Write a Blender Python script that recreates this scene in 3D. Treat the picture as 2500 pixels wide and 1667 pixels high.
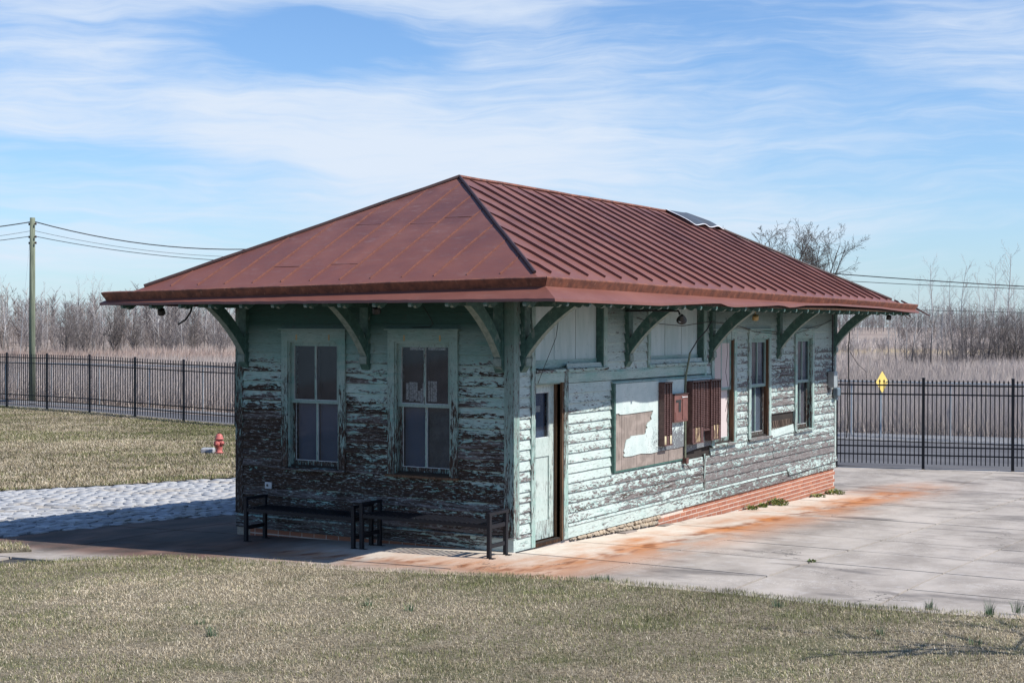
import bpy, math, random
import numpy as np
from mathutils import Vector, Matrix

R = math.radians
random.seed(7); rng = np.random.default_rng(11)
scene = bpy.context.scene
for o in list(bpy.data.objects): bpy.data.objects.remove(o)
COL = scene.collection

# ------------------------------------------------------------------ camera
F_PX, YAW, PITCH, ROLL = 3515.68, 0.53603, -0.01054, 0.00176      # pixels of the 2500 px wide photograph
CAM = np.array([9.2643, -15.6252, 2.85])
FW = np.array([-math.sin(YAW)*math.cos(PITCH), math.cos(YAW)*math.cos(PITCH), math.sin(PITCH)])
_r = np.array([math.cos(YAW), math.sin(YAW), 0.0]); _u = np.cross(_r, FW)
RT = math.cos(ROLL)*_r + math.sin(ROLL)*_u
UP = -math.sin(ROLL)*_r + math.cos(ROLL)*_u
cam_d = bpy.data.cameras.new('camera'); cam = bpy.data.objects.new('camera', cam_d); COL.objects.link(cam)
cam_d.sensor_width = 36; cam_d.lens = F_PX*36/2500; cam_d.clip_end = 6000; cam_d.clip_start = 0.1
cam.matrix_world = Matrix(((RT[0], UP[0], -FW[0], CAM[0]), (RT[1], UP[1], -FW[1], CAM[1]), (RT[2], UP[2], -FW[2], CAM[2]), (0, 0, 0, 1)))
scene.camera = cam

# ------------------------------------------------------------------ light and exposure
SUN = Vector((2.92, 0.45, 3.19)).normalized()
sl = bpy.data.lights.new('sun', 'SUN'); sl.energy = 5.0; sl.angle = R(0.53); sl.color = (1.0, 0.955, 0.89)
so = bpy.data.objects.new('sun', sl); COL.objects.link(so); so.location = (30, 5, 40)
so.rotation_euler = SUN.to_track_quat('Z', 'Y').to_euler()
vs = scene.view_settings
vs.view_transform = 'Standard'; vs.look = 'None'; vs.exposure = 0.35; vs.gamma = 1.0; vs.use_curve_mapping = False
scene.render.engine = 'CYCLES'
scene.cycles.use_denoising = True
scene.cycles.max_bounces = 6; scene.cycles.diffuse_bounces = 3; scene.cycles.glossy_bounces = 3
scene.cycles.transparent_max_bounces = 8; scene.cycles.caustics_reflective = False; scene.cycles.caustics_refractive = False

# ------------------------------------------------------------------ node helpers
class NT:
    def __init__(self, tree): self.t = tree; self.n = tree.nodes; self.l = tree.links
    def add(self, kind, **kw):
        nd = self.n.new(kind)
        for k, v in kw.items(): setattr(nd, k, v)
        return nd
    def link(self, a, b): self.l.new(a, b)
    def put(self, sock, v):
        if isinstance(v, bpy.types.NodeSocket): self.l.new(v, sock)
        elif isinstance(v, (tuple, list)) and sock.type == 'RGBA' and len(v) == 3: sock.default_value = (*v, 1)
        else: sock.default_value = v
    def m(self, op, a, b=0.0, c=None, clamp=False):
        nd = self.add('ShaderNodeMath', operation=op); nd.use_clamp = clamp
        self.put(nd.inputs[0], a); self.put(nd.inputs[1], b)
        if c is not None: self.put(nd.inputs[2], c)
        return nd.outputs[0]
    def vm(self, op, a, b):
        nd = self.add('ShaderNodeVectorMath', operation=op); self.put(nd.inputs[0], a); self.put(nd.inputs[1], b)
        return nd.outputs['Value'] if op in ('DOT_PRODUCT', 'LENGTH') else nd.outputs[0]
    def step(self, v, a, b):          # smoothstep a..b
        nd = self.add('ShaderNodeMapRange', interpolation_type='SMOOTHSTEP'); self.put(nd.inputs[0], v)
        self.put(nd.inputs[1], a); self.put(nd.inputs[2], b); return nd.outputs[0]
    def lin(self, v, a, b, c=0.0, d=1.0):
        nd = self.add('ShaderNodeMapRange'); self.put(nd.inputs[0], v)
        for i, q in enumerate((a, b, c, d)): self.put(nd.inputs[1+i], q)
        return nd.outputs[0]
    def noise(self, vec, scale=1.0, detail=4.0, rough=0.55, dist=0.0):
        nd = self.add('ShaderNodeTexNoise'); self.put(nd.inputs['Vector'], vec)
        nd.inputs['Scale'].default_value = scale; nd.inputs['Detail'].default_value = detail
        nd.inputs['Roughness'].default_value = rough; nd.inputs['Distortion'].default_value = dist
        return nd.outputs[0]
    def mix(self, f, a, b, mode='MIX'):
        nd = self.add('ShaderNodeMix', data_type='RGBA', blend_type=mode)
        self.put(nd.inputs[0], f); self.put(nd.inputs[6], a); self.put(nd.inputs[7], b); return nd.outputs[2]
    def pos(self): return self.add('ShaderNodeNewGeometry').outputs['Position']
    def xyz(self, v):
        nd = self.add('ShaderNodeSeparateXYZ'); self.put(nd.inputs[0], v); return nd.outputs
    def rand(self): return self.add('ShaderNodeObjectInfo').outputs['Random']
    def attr(self, name, out='Fac'): return self.add('ShaderNodeAttribute', attribute_name=name).outputs[out]
    def bump(self, h, strength=0.3, dist=0.01):
        nd = self.add('ShaderNodeBump'); nd.inputs['Strength'].default_value = strength
        nd.inputs['Distance'].default_value = dist; self.put(nd.inputs['Height'], h); return nd.outputs[0]

MATS = {}
def material(name, fn, rough=0.7, metallic=0.0, spec=0.5):
    m = bpy.data.materials.new(name); m.use_nodes = True
    nt = NT(m.node_tree); bs = m.node_tree.nodes['Principled BSDF']
    bs.inputs['Roughness'].default_value = rough; bs.inputs['Metallic'].default_value = metallic
    bs.inputs['Specular IOR Level'].default_value = spec
    res = fn(nt, bs) if fn else None
    if res is not None: nt.put(bs.inputs['Base Color'], res)
    MATS[name] = m
    return m

# ------------------------------------------------------------------ sky: blue daylight with streaks of cirrus
world = bpy.data.worlds.new('World'); scene.world = world; world.use_nodes = True
wt = NT(world.node_tree); bg = world.node_tree.nodes['Background']
sky = wt.add('ShaderNodeTexSky', sky_type='NISHITA'); sky.sun_disc = False
sky.sun_elevation = math.asin(SUN.z); sky.sun_rotation = math.atan2(SUN.x, SUN.y)
sky.altitude = 50; sky.air_density = 1.0; sky.dust_density = 0.4; sky.ozone_density = 2.2
dirv = wt.add('ShaderNodeTexCoord').outputs['Generated']
dz = wt.xyz(dirv)[2]
lat = wt.vm('DOT_PRODUCT', dirv, (math.cos(YAW), math.sin(YAW), 0)); fwd = wt.vm('DOT_PRODUCT', dirv, (-math.sin(YAW), math.cos(YAW), 0))
az = wt.m('ARCTAN2', lat, fwd); el = wt.m('ARCSINE', dz)
def comb(a, b, c):
    nd = wt.add('ShaderNodeCombineXYZ'); wt.put(nd.inputs[0], a); wt.put(nd.inputs[1], b); wt.put(nd.inputs[2], c); return nd.outputs[0]
elc = wt.m('MAXIMUM', el, 0.0)
warp = wt.noise(comb(wt.m('MULTIPLY', az, 5.0), wt.m('MULTIPLY', elc, 9.0), 3.0), 1.0, 3)
tilt = wt.m('ADD', elc, wt.m('MULTIPLY', wt.m('SUBTRACT', warp, 0.5), 0.05))
n_big = wt.noise(comb(wt.m('MULTIPLY', az, 4.5), wt.m('MULTIPLY', tilt, 17.0), 1.3), 1.0, 4, 0.5)
n_str = wt.noise(comb(wt.m('MULTIPLY', az, 9.0), wt.m('MULTIPLY', tilt, 95.0), 7.7), 1.0, 6, 0.6, 0.6)
n_fine = wt.noise(comb(wt.m('MULTIPLY', az, 26.0), wt.m('MULTIPLY', tilt, 150.0), 2.1), 1.0, 5, 0.65, 0.8)
def blob(a0, e0, sa, se, amp):
    u = wt.m('DIVIDE', wt.m('SUBTRACT', az, a0), sa); v = wt.m('DIVIDE', wt.m('SUBTRACT', tilt, e0), se)
    q = wt.m('ADD', wt.m('MULTIPLY', u, u), wt.m('MULTIPLY', v, v))
    return wt.m('MULTIPLY', wt.m('EXPONENT', wt.m('MULTIPLY', q, -1.0)), amp)
def PXA(x): return (x-1250)/F_PX
def PXE(y): return (796-y)/F_PX
cl = wt.m('ADD', wt.m('MULTIPLY', n_big, 0.75), wt.m('ADD', wt.m('MULTIPLY', n_str, 0.55), wt.m('MULTIPLY', n_fine, 0.15)))
for (x, y, sx, sy, a) in [(650, 320, 900, 120, 0.34), (150, 120, 420, 110, 0.26), (1250, 430, 520, 110, 0.20), (2350, 170, 330, 130, 0.16), (1050, 20, 700, 30, 0.2),
                          (760, 110, 260, 60, -0.34), (1750, 40, 400, 60, -0.14), (250, 390, 330, 40, -0.22), (1950, 350, 520, 110, 0.06), (250, 640, 520, 50, 0.16), (1750, 560, 600, 50, 0.10), (2300, 480, 300, 60, 0.08)]:
    cl = wt.m('ADD', cl, blob(PXA(x), PXE(y), sx/F_PX, sy/F_PX, a))
cmask = wt.step(cl, 0.60, 1.16)
# cirrus is thin: seen edge-on near the horizon it is dense, overhead it is faint
slant = wt.m('MINIMUM', wt.m('DIVIDE', 0.20, wt.m('MAXIMUM', dz, 0.05)), 1.0)
cmask = wt.m('MULTIPLY', wt.m('MULTIPLY', cmask, 0.95), wt.m('POWER', slant, 1.3))
# slight overall whitening by thin cirrus and haze near the horizon
hz = wt.m('MULTIPLY', wt.m('EXPONENT', wt.m('MULTIPLY', elc, -10.5)), 0.45)
skyc = wt.mix(0.0, sky.outputs[0], (1, 1, 1))
skyc = wt.mix(1.0, sky.outputs[0], (0.77, 1.01, 1.28), 'MULTIPLY')
skyc = wt.mix(hz, skyc, (4.8, 5.75, 7.1))
skyc = wt.mix(cmask, skyc, (5.9, 6.6, 7.6))
wt.link(skyc, bg.inputs['Color']); bg.inputs['Strength'].default_value = 0.1

# ------------------------------------------------------------------ pixel -> place
def ray(x, y): return FW + RT*(x-1250)/F_PX + UP*(833.5-y)/F_PX
def _sp(t, k=0.5):
    t = np.asarray(t, float)/k
    return k*np.where(t > 30, t, np.log1p(np.exp(np.minimum(t, 30))))
def zg(x, y):
    """ground level: falls away along the building towards the fence and then flattens"""
    x = np.asarray(x, float); y = np.asarray(y, float)
    d = .04*_sp(y) + .026*_sp(-x) - .02
    k = .04
    z = k*np.log(np.exp(-np.minimum(d, 2)/k) + math.exp(-.6/k))
    f = (x-CAM[0])*-math.sin(YAW) + (y-CAM[1])*math.cos(YAW); l = (x-CAM[0])*math.cos(YAW) + (y-CAM[1])*math.sin(YAW)
    far = np.clip((f-125)/160, 0, 1); side = np.clip((l/np.maximum(f, 1)+.1)/.35, 0, 1)
    z = z + far*far*(3-2*far)*(0.4+2.6*side)
    ridge = np.exp(-((y-(18.94-(x+1.97)*.14))/2.2)**2)*.14*np.clip((-x-25)/8, 0, 1)
    return z+ridge
def zgf(x, y): return float(zg(x, y))
def ground_at(x, y):
    d = ray(x, y); z = -.1
    for _ in range(60):
        q = CAM + d*((z-CAM[2])/d[2]); z = zgf(q[0], q[1])
    return q
def at_depth(x, y, t): return CAM + ray(x, y)*t
def place(x, depth):                # point on the ground under image column x at a given depth
    q = CAM + (FW + RT*(x-1250)/F_PX)*depth
    return Vector((q[0], q[1], zgf(q[0], q[1])))

# ------------------------------------------------------------------ mesh helpers
def tag(o, label=None, cat=None, group=None, kind=None):
    if label: o['label'] = label
    if cat: o['category'] = cat
    if group: o['group'] = group
    if kind: o['kind'] = kind
    return o
def empty(name, loc=(0, 0, 0), rz=0.0):
    o = bpy.data.objects.new(name, None); COL.objects.link(o); o.location = loc; o.rotation_euler = (0, 0, rz); o.empty_display_size = .2
    return o
def link(me, name, parent=None):
    o = bpy.data.objects.new(name, me); COL.objects.link(o)
    if parent is not None: o.parent = parent
    return o
def mesh_np(name, V, Fc, mat, parent=None, col=None, smooth=False, fl=None):
    V = np.ascontiguousarray(V, dtype=np.float32); Fc = np.ascontiguousarray(Fc, dtype=np.int32)
    me = bpy.data.meshes.new(name); k = Fc.shape[1]
    me.vertices.add(len(V)); me.vertices.foreach_set('co', V.ravel())
    me.loops.add(Fc.size); me.loops.foreach_set('vertex_index', Fc.ravel())
    me.polygons.add(len(Fc)); me.polygons.foreach_set('loop_start', np.arange(0, Fc.size, k, dtype=np.int32))
    if smooth: me.polygons.foreach_set('use_smooth', np.ones(len(Fc), dtype=bool))
    me.update(calc_edges=True)
    if col is not None:
        a = me.attributes.new('col', 'FLOAT_COLOR', 'POINT')
        c4 = np.ones((len(V), 4), dtype=np.float32); c4[:, :3] = col; a.data.foreach_set('color', c4.ravel())
    for nm, v in (fl or {}).items():
        a = me.attributes.new(nm, 'FLOAT', 'POINT'); a.data.foreach_set('value', np.asarray(v, dtype=np.float32))
    me.materials.append(MATS[mat])
    return link(me, name, parent)
class MB:
    def __init__(s): s.v = []; s.f = []; s.mi = []; s.cur = 0
    def face(s, *idx): s.f.append(tuple(idx)); s.mi.append(s.cur)
    def poly(s, pts):
        b = len(s.v); s.v += [tuple(p) for p in pts]; s.face(*range(b, b+len(pts)))
    def hexa(s, p):                                    # 8 points: bottom loop 0-3, top loop 4-7
        b = len(s.v); s.v += [tuple(q) for q in p]
        for q in ((3, 2, 1, 0), (4, 5, 6, 7), (0, 1, 5, 4), (1, 2, 6, 5), (2, 3, 7, 6), (3, 0, 4, 7)): s.face(*[b+i for i in q])
    def box(s, x0, x1, y0, y1, z0, z1):
        s.hexa([(x0, y0, z0), (x1, y0, z0), (x1, y1, z0), (x0, y1, z0), (x0, y0, z1), (x1, y0, z1), (x1, y1, z1), (x0, y1, z1)])
    def bar(s, a, b, w, h, up=(0, 0, 1)):              # rectangular bar from a to b
        a = Vector(a); b = Vector(b); d = (b-a).normalized(); u = Vector(up)
        sd = d.cross(u); sd = sd.normalized() if sd.length > 1e-6 else Vector((1, 0, 0)); u = sd.cross(d).normalized()
        o = [-sd*w/2-u*h/2, sd*w/2-u*h/2, sd*w/2+u*h/2, -sd*w/2+u*h/2]
        s.hexa([a+q for q in o]+[b+q for q in o])
    def tube(s, pts, rad, n=6, cap=True):
        pts = [Vector(p) for p in pts]; rad = rad if isinstance(rad, (list, tuple)) else [rad]*len(pts)
        rings = []; prev = None
        for i, p in enumerate(pts):
            d = (pts[min(i+1, len(pts)-1)]-pts[max(i-1, 0)]).normalized()
            if prev is None:
                a = d.orthogonal().normalized()
            else:
                a = (prev - d*prev.dot(d)); a = a.normalized() if a.length > 1e-6 else d.orthogonal().normalized()
            prev = a; c = d.cross(a); b0 = len(s.v)
            for k in range(n):
                t = 2*math.pi*k/n; s.v.append(tuple(p+(a*math.cos(t)+c*math.sin(t))*rad[i]))
            rings.append(b0)
        for i in range(len(rings)-1):
            for k in range(n):
                k2 = (k+1) % n; s.face(rings[i]+k, rings[i]+k2, rings[i+1]+k2, rings[i+1]+k)
        if cap:
            s.face(*[rings[0]+k for k in reversed(range(n))]); s.face(*[rings[-1]+k for k in range(n)])
    def lathe(s, prof, n=16, c=(0, 0, 0)):
        rings = []
        for (r, z) in prof:
            b = len(s.v)
            for k in range(n):
                t = 2*math.pi*k/n; s.v.append((c[0]+r*math.cos(t), c[1]+r*math.sin(t), c[2]+z))
            rings.append(b)
        for i in range(len(rings)-1):
            for k in range(n):
                k2 = (k+1) % n; s.face(rings[i]+k, rings[i]+k2, rings[i+1]+k2, rings[i+1]+k)
        s.face(*[rings[0]+k for k in reversed(range(n))]); s.face(*[rings[-1]+k for k in range(n)])
    def prism(s, prof, a, b, fn):                      # 2D profile swept from a to b, fn(p, q, t) -> point
        n = len(prof); b0 = len(s.v)
        for t in (a, b): s.v += [tuple(fn(p, q, t)) for p, q in prof]
        for k in range(n):
            k2 = (k+1) % n; s.face(b0+k, b0+k2, b0+n+k2, b0+n+k)
        s.face(*[b0+k for k in reversed(range(n))]); s.face(*[b0+n+k for k in range(n)])
    def mesh(s, name, mats, wear=None):
        me = bpy.data.meshes.new(name); me.from_pydata(s.v, [], s.f)
        for m in (mats if isinstance(mats, (list, tuple)) else [mats]): me.materials.append(MATS[m])
        if isinstance(mats, (list, tuple)) and len(mats) > 1: me.polygons.foreach_set('material_index', s.mi)
        if wear:
            w = [wear(*p) for p in s.v]
            for i, nm in enumerate(('wear', 'tone', 'grey')):
                a = me.attributes.new(nm, 'FLOAT', 'POINT'); a.data.foreach_set('value', [q[i] for q in w])
        return me
    def build(s, name, mats, parent=None, wear=None, smooth=False, fix=True):
        me = s.mesh(name, mats, wear)
        if fix:
            import bmesh
            bm = bmesh.new(); bm.from_mesh(me); bmesh.ops.recalc_face_normals(bm, faces=bm.faces); bm.to_mesh(me); bm.free()
        if smooth: me.polygons.foreach_set('use_smooth', [True]*len(me.polygons))
        return link(me, name, parent)
def copy_tree(o, parent=None):
    c = o.copy(); COL.objects.link(c); c.parent = parent
    for ch in [x for x in o.children]: copy_tree(ch, c)
    return c
def bevel(o, w=0.006, seg=2):
    md = o.modifiers.new('bevel', 'BEVEL'); md.width = w; md.segments = seg; md.limit_method = 'ANGLE'; return o

# ------------------------------------------------------------------ materials
def flat(c, var=0.12, scale=8.0):
    def fn(nt, bs):
        n = nt.noise(nt.pos(), scale, 4)
        k = nt.lin(n, 0.3, 0.7, 1-var, 1+var)
        return nt.mix(1.0, c, gray(nt, k), 'MULTIPLY')
    return fn
def gray(nt, v):
    nd = nt.add('ShaderNodeCombineColor')
    for i in range(3): nt.put(nd.inputs[i], v)
    return nd.outputs[0]

def paint(axis):
    def fn(nt, bs):
        p = nt.pos()
        sc = (2.7, 2.7, 20) if axis == 'h' else (22, 22, 3.6)
        g = (4, 4, 130) if axis == 'h' else (130, 130, 4)
        rnd = nt.rand()
        off = nt.vm('ADD', p, gray(nt, nt.m('MULTIPLY', rnd, 7.0)))
        nA = nt.noise(nt.vm('MULTIPLY', off, sc), 1.0, 8, 0.70, 0.5)                            # long lifted strips
        nB = nt.noise(nt.vm('MULTIPLY', off, (sc[0]*3.0, sc[1]*3.0, sc[2]*1.25)), 1.0, 6, 0.66, 0.9)   # small flakes
        n2 = nt.noise(nt.vm('MULTIPLY', p, (1.7, 1.7, 3.0)), 1.0, 3)
        n3 = nt.noise(nt.vm('MULTIPLY', off, (sc[0]*5, sc[1]*5, sc[2]*4.0)), 1.0, 4, 0.7)       # crumbs
        sel = nt.step(nt.noise(nt.vm('MULTIPLY', p, (.9, .9, 2.3)), 1.0, 2), .40, .60)
        nm = nt.m('ADD', nt.m('MULTIPLY', nA, nt.m('SUBTRACT', 1.0, sel)), nt.m('MULTIPLY', nB, sel))
        v = nt.m('ADD', nt.m('MULTIPLY', nt.m('SUBTRACT', nm, .5), 1.25), nt.m('ADD', nt.m('MULTIPLY', nt.m('SUBTRACT', n2, .5), .20), nt.m('MULTIPLY', nt.m('SUBTRACT', n3, .5), .58)))
        wear = nt.m('ADD', nt.attr('wear'), nt.m('MULTIPLY', nt.m('SUBTRACT', rnd, 0.5), 0.22))
        T = nt.m('MULTIPLY', nt.m('SUBTRACT', wear, 0.5), 0.64)
        d = nt.m('SUBTRACT', T, v)
        peel = nt.step(d, -0.008, 0.022)
        under = nt.step(d, -0.075, -0.015)
        # bare wood, brown where sheltered and silver where the sun has been
        gr = nt.noise(nt.vm('MULTIPLY', off, g), 1.0, 6, 0.72)
        gl = nt.noise(nt.vm('MULTIPLY', off, (g[0]*.5, g[1]*.5, g[2]*.25)), 1.0, 4, .6)
        grey = nt.attr('grey')
        wood_a = nt.mix(nt.step(gr, .34, .68), (.006, .005, .0045), (.078, .046, .031))
        wood_b = nt.mix(nt.step(gr, .30, .72), (.045, .038, .037), (.235, .21, .205))
        gm = nt.step(nt.m('ADD', nt.m('ADD', grey, nt.m('MULTIPLY', nt.m('SUBTRACT', nt.m('FRACT', nt.m('MULTIPLY', rnd, 17.3)), .5), .55)), nt.m('MULTIPLY', nt.m('SUBTRACT', gl, .5), 1.9)), .25, .75)
        wood = nt.mix(gm, wood_a, wood_b)
        wood = nt.mix(nt.m('MULTIPLY', nt.step(n3, .55, .63), 0.55), wood, (.40, .43, .41))     # crumbs of paint left in the grain
        # paint film
        tone = nt.attr('tone')
        pt = nt.mix(nt.step(n2, .36, .66), (.40, .505, .462), (.30, .440, .395))
        pt = nt.mix(nt.m('MULTIPLY', nt.step(nt.noise(nt.vm('MULTIPLY', p, (1.3, 1.3, 6.0)), 1.0, 2), .55, .70), .6), pt, (.17, .39, .345))
        pt = nt.mix(nt.m('MULTIPLY', nt.step(rnd, .55, 1.0), .30), pt, (.27, .43, .385))
        pt = nt.mix(nt.m('MULTIPLY', nt.step(grey, .45, .80), .72), pt, (.515, .580, .548))
        pt = nt.mix(tone, pt, (.034, .092, .078))  # deep green paint, with the shade under the eave put into its colour
        und = nt.mix(nt.step(nB, .42, .6), (.50, .53, .51), (.20, .44, .40))
        und = nt.mix(tone, und, (.10, .19, .165))
        pt = nt.mix(nt.m('MULTIPLY', under, .8), pt, und)
        # hairline cracks and grime
        cr = nt.step(nt.noise(nt.vm('MULTIPLY', off, (sc[0]*3, sc[1]*3, sc[2]*4)), 1.0, 4, .65), .40, .33)
        pt = nt.mix(nt.m('MULTIPLY', cr, .75), pt, (.07, .06, .055))
        pt = nt.mix(1.0, pt, gray(nt, nt.lin(n3, .25, .75, .78, 1.10)), 'MULTIPLY')
        pt = nt.mix(1.0, pt, gray(nt, nt.lin(gl, .25, .75, .86, 1.06)), 'MULTIPLY')
        h = nt.m('SUBTRACT', nt.m('MULTIPLY', gr, .40), nt.m('MULTIPLY', nt.step(d, -0.05, 0.01), .6))
        nt.put(bs.inputs['Normal'], nt.bump(h, .7, .007))
        nt.put(bs.inputs['Roughness'], nt.lin(peel, 0, 1, .62, .9))
        return nt.mix(peel, pt, wood)
    return fn
material('weathered_paint', paint('h'), .7, spec=.3)
material('weathered_paint_upright', paint('v'), .7, spec=.3)
def green_paint(nt, bs):
    p = nt.pos(); n = nt.noise(p, 14, 5, .6); w = nt.noise(nt.vm('MULTIPLY', p, (9, 9, 5)), 1.0, 6, .65)
    c = nt.mix(nt.step(n, .35, .7), (.036, .090, .076), (.066, .145, .122))
    c = nt.mix(nt.m('MULTIPLY', nt.step(w, .60, .68), .6), c, (.22, .25, .23))
    nt.put(bs.inputs['Normal'], nt.bump(w, .3, .004)); return c
material('green_paint', green_paint, .6)
material('pale_edge_paint', lambda nt, bs: nt.mix(nt.step(nt.noise(nt.pos(), 18, 5), .35, .6), (.13, .18, .16), (.20, .25, .22)), .7)
def panel_paint(nt, bs):
    p = nt.pos(); n = nt.noise(nt.vm('MULTIPLY', p, (6, 6, 1.2)), 1.0, 5, .6); n2 = nt.noise(nt.vm('MULTIPLY', p, (40, 40, 14)), 1.0, 4, .65)
    c = nt.mix(nt.step(n, .3, .7), (.34, .435, .425), (.46, .54, .535))
    return nt.mix(nt.step(n2, .34, .30), c, (.06, .11, .10))
material('panel_paint', panel_paint, .65)
def roof_metal(nt, bs):
    p = nt.pos(); n = nt.noise(nt.vm('MULTIPLY', p, (1.3, 1.3, 2.2)), 1.0, 6, .62)
    st = nt.noise(nt.vm('MULTIPLY', p, (5, 5, 26)), 1.0, 5, .6); sp = nt.noise(p, 60, 3, .7)
    c = nt.mix(nt.step(n, .30, .72), (.118, .047, .038), (.170, .070, .056))
    c = nt.mix(nt.m('MULTIPLY', nt.step(st, .52, .76), .30), c, (.25, .17, .16))
    low = nt.m('MULTIPLY', nt.step(nt.m('ADD', nt.xyz(p)[2], nt.m('MULTIPLY', nt.m('SUBTRACT', st, .5), 1.6)), 4.5, 3.3), .55)
    c = nt.mix(low, c, (.185, .063, .042))
    c = nt.mix(nt.m('MULTIPLY', nt.step(sp, .62, .72), .30), c, (.05, .025, .022))
    c = nt.mix(1.0, c, gray(nt, nt.lin(nt.rand(), 0, 1, .95, 1.05)), 'MULTIPLY')
    nt.put(bs.inputs['Roughness'], nt.lin(n, .3, .7, .46, .62))
    nt.put(bs.inputs['Normal'], nt.bump(nt.noise(nt.vm('MULTIPLY', p, (2.4, 2.4, 4)), 1.0, 3), .35, .02))
    bs.inputs['Coat Weight'].default_value = .06; bs.inputs['Coat Roughness'].default_value = .28
    return c
material('roof_metal', roof_metal, .5, spec=.45)
def rust_metal(nt, bs):
    p = nt.pos(); n = nt.noise(p, 9, 6, .65); s2 = nt.noise(nt.vm('MULTIPLY', p, (22, 22, 5)), 1.0, 5, .65)
    c = nt.mix(nt.step(n, .3, .7), (.095, .034, .023), (.24, .085, .046))
    c = nt.mix(nt.m('MULTIPLY', nt.step(s2, .58, .70), .5), c, (.40, .20, .12))
    nt.put(bs.inputs['Normal'], nt.bump(n, .3, .006)); return c
material('rust_metal', rust_metal, .6)
material('seam_rust', lambda nt, bs: nt.mix(nt.step(nt.noise(nt.pos(), 16, 4, .7), .40, .60), (.132, .050, .038), (.180, .068, .046)), .6)
material('dark_cap_metal', flat((.052, .026, .023), .25), .55)
def brick(nt, bs):
    r = nt.rand(); n = nt.noise(nt.pos(), 40, 4, .65)
    c = nt.mix(r, (.27, .094, .054), (.37, .150, .086))
    c = nt.mix(nt.m('MULTIPLY', nt.step(n, .55, .75), .25), c, (.46, .33, .28))
    nt.put(bs.inputs['Normal'], nt.bump(n, .5, .004)); return c
material('brick', brick, .85)
material('mortar', flat((.55, .45, .38), .15, 25), .9)
material('rubble_stone', lambda nt, bs: nt.mix(nt.noise(nt.pos(), 30, 5, .7), nt.mix(nt.rand(), (.10, .075, .055), (.30, .21, .12)), (.50, .43, .34)), .9)
def concrete(nt, bs):
    p = nt.pos(); x, y, z = nt.xyz(p)
    nb = nt.noise(nt.vm('MULTIPLY', p, (1.1, .55, 1)), 1.0, 5, .62)
    nm = nt.noise(p, 5.5, 5, .65); nf = nt.noise(p, 95, 3, .7); ns = nt.noise(nt.vm('MULTIPLY', p, (3.2, .7, 1)), 1.0, 5, .6)
    c = nt.mix(nt.step(nb, .3, .7), (.250, .220, .192), (.415, .370, .326))
    c = nt.mix(nt.m('MULTIPLY', nt.step(nm, .50, .70), .4), c, (.46, .43, .41))
    # dark traffic stains
    c = nt.mix(nt.m('MULTIPLY', nt.step(nt.noise(nt.vm('MULTIPLY', p, (.55, 1.5, 1)), 1.0, 5, .6), .52, .70), .68), c, (.095, .086, .082))
    # pale pitting
    pit = nt.m('MULTIPLY', nt.step(nt.noise(p, 46, 2, .5), .60, .68), nt.step(nt.noise(p, .9, 2), .50, .62))
    c = nt.mix(nt.m('MULTIPLY', pit, .65), c, (.60, .55, .48))
    # distance outside the roof's drip line (right side / front side)
    wob = nt.m('MULTIPLY', nt.m('SUBTRACT', ns, .5), .75)
    dxr = nt.m('ADD', nt.m('SUBTRACT', x, 1.16), wob)
    dyf = nt.m('ADD', nt.m('MULTIPLY', nt.m('ADD', y, 1.30), -1.0), nt.m('MULTIPLY', wob, .55))
    dmax = nt.m('MAXIMUM', dxr, dyf)
    inside = nt.step(dmax, .30, -.30)
    yfade = nt.step(y, 13.2, 11.6)
    lfade = nt.step(nt.m('ADD', x, nt.m('MULTIPLY', wob, 1.5)), -4.6, -1.6)
    inside = nt.m('MULTIPLY', nt.m('MULTIPLY', inside, yfade), lfade)
    light = nt.mix(nt.step(nm, .3, .7), (.54, .48, .40), (.64, .585, .51))
    c = nt.mix(nt.m('MULTIPLY', inside, .93), c, light)
    # rust washed off the roof
    band = nt.m('EXPONENT', nt.m('MULTIPLY', nt.m('POWER', nt.m('DIVIDE', nt.m('ABSOLUTE', nt.m('ADD', dmax, .08)), .68), 2.0), -1.0))
    blot = nt.step(nt.noise(nt.vm('MULTIPLY', p, (.95, .5, 1)), 1.0, 5, .6), .36, .56)
    rs = nt.m('MULTIPLY', nt.m('MULTIPLY', band, nt.m('MULTIPLY', nt.lin(blot, 0, 1, .14, 1.0), nt.lin(ns, .3, .7, .55, 1.25))), nt.step(y, 17.5, 13.5))
    rs = nt.m('MULTIPLY', rs, nt.lin(nt.step(y, -1.5, .6), 0, 1, .72, 1.0))
    rs2 = nt.m('MULTIPLY', nt.m('EXPONENT', nt.m('MULTIPLY', nt.m('POWER', nt.m('DIVIDE', nt.m('ABSOLUTE', nt.m('ADD', dmax, .05)), .17), 2.0), -1.0)), nt.m('MULTIPLY', nt.step(nt.noise(nt.vm('MULTIPLY', p, (1.4, .55, 1)), 3.0, 3), .46, .62), nt.step(y, 15.5, 13.0)))
    c = nt.mix(nt.m('MULTIPLY', rs, .92), c, (.43, .165, .052))
    c = nt.mix(nt.m('MULTIPLY', rs2, .85), c, (.20, .066, .022))
    vo = nt.add('ShaderNodeTexVoronoi', feature='DISTANCE_TO_EDGE'); nt.put(vo.inputs['Vector'], nt.vm('ADD', p, gray(nt, nt.m('MULTIPLY', nt.noise(p, 1.6, 5, .7), 1.4)))); vo.inputs['Scale'].default_value = .32
    crk = nt.m('MULTIPLY', nt.step(vo.outputs['Distance'], .0045, .0015), nt.step(nt.noise(p, .35, 2), .50, .56))
    c = nt.mix(nt.m('MULTIPLY', crk, .75), c, (.06, .055, .05))
    spk = nt.step(nt.noise(p, 26, 3, .7), .70, .74)
    c = nt.mix(nt.m('MULTIPLY', spk, .45), c, (.09, .08, .07))
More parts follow.
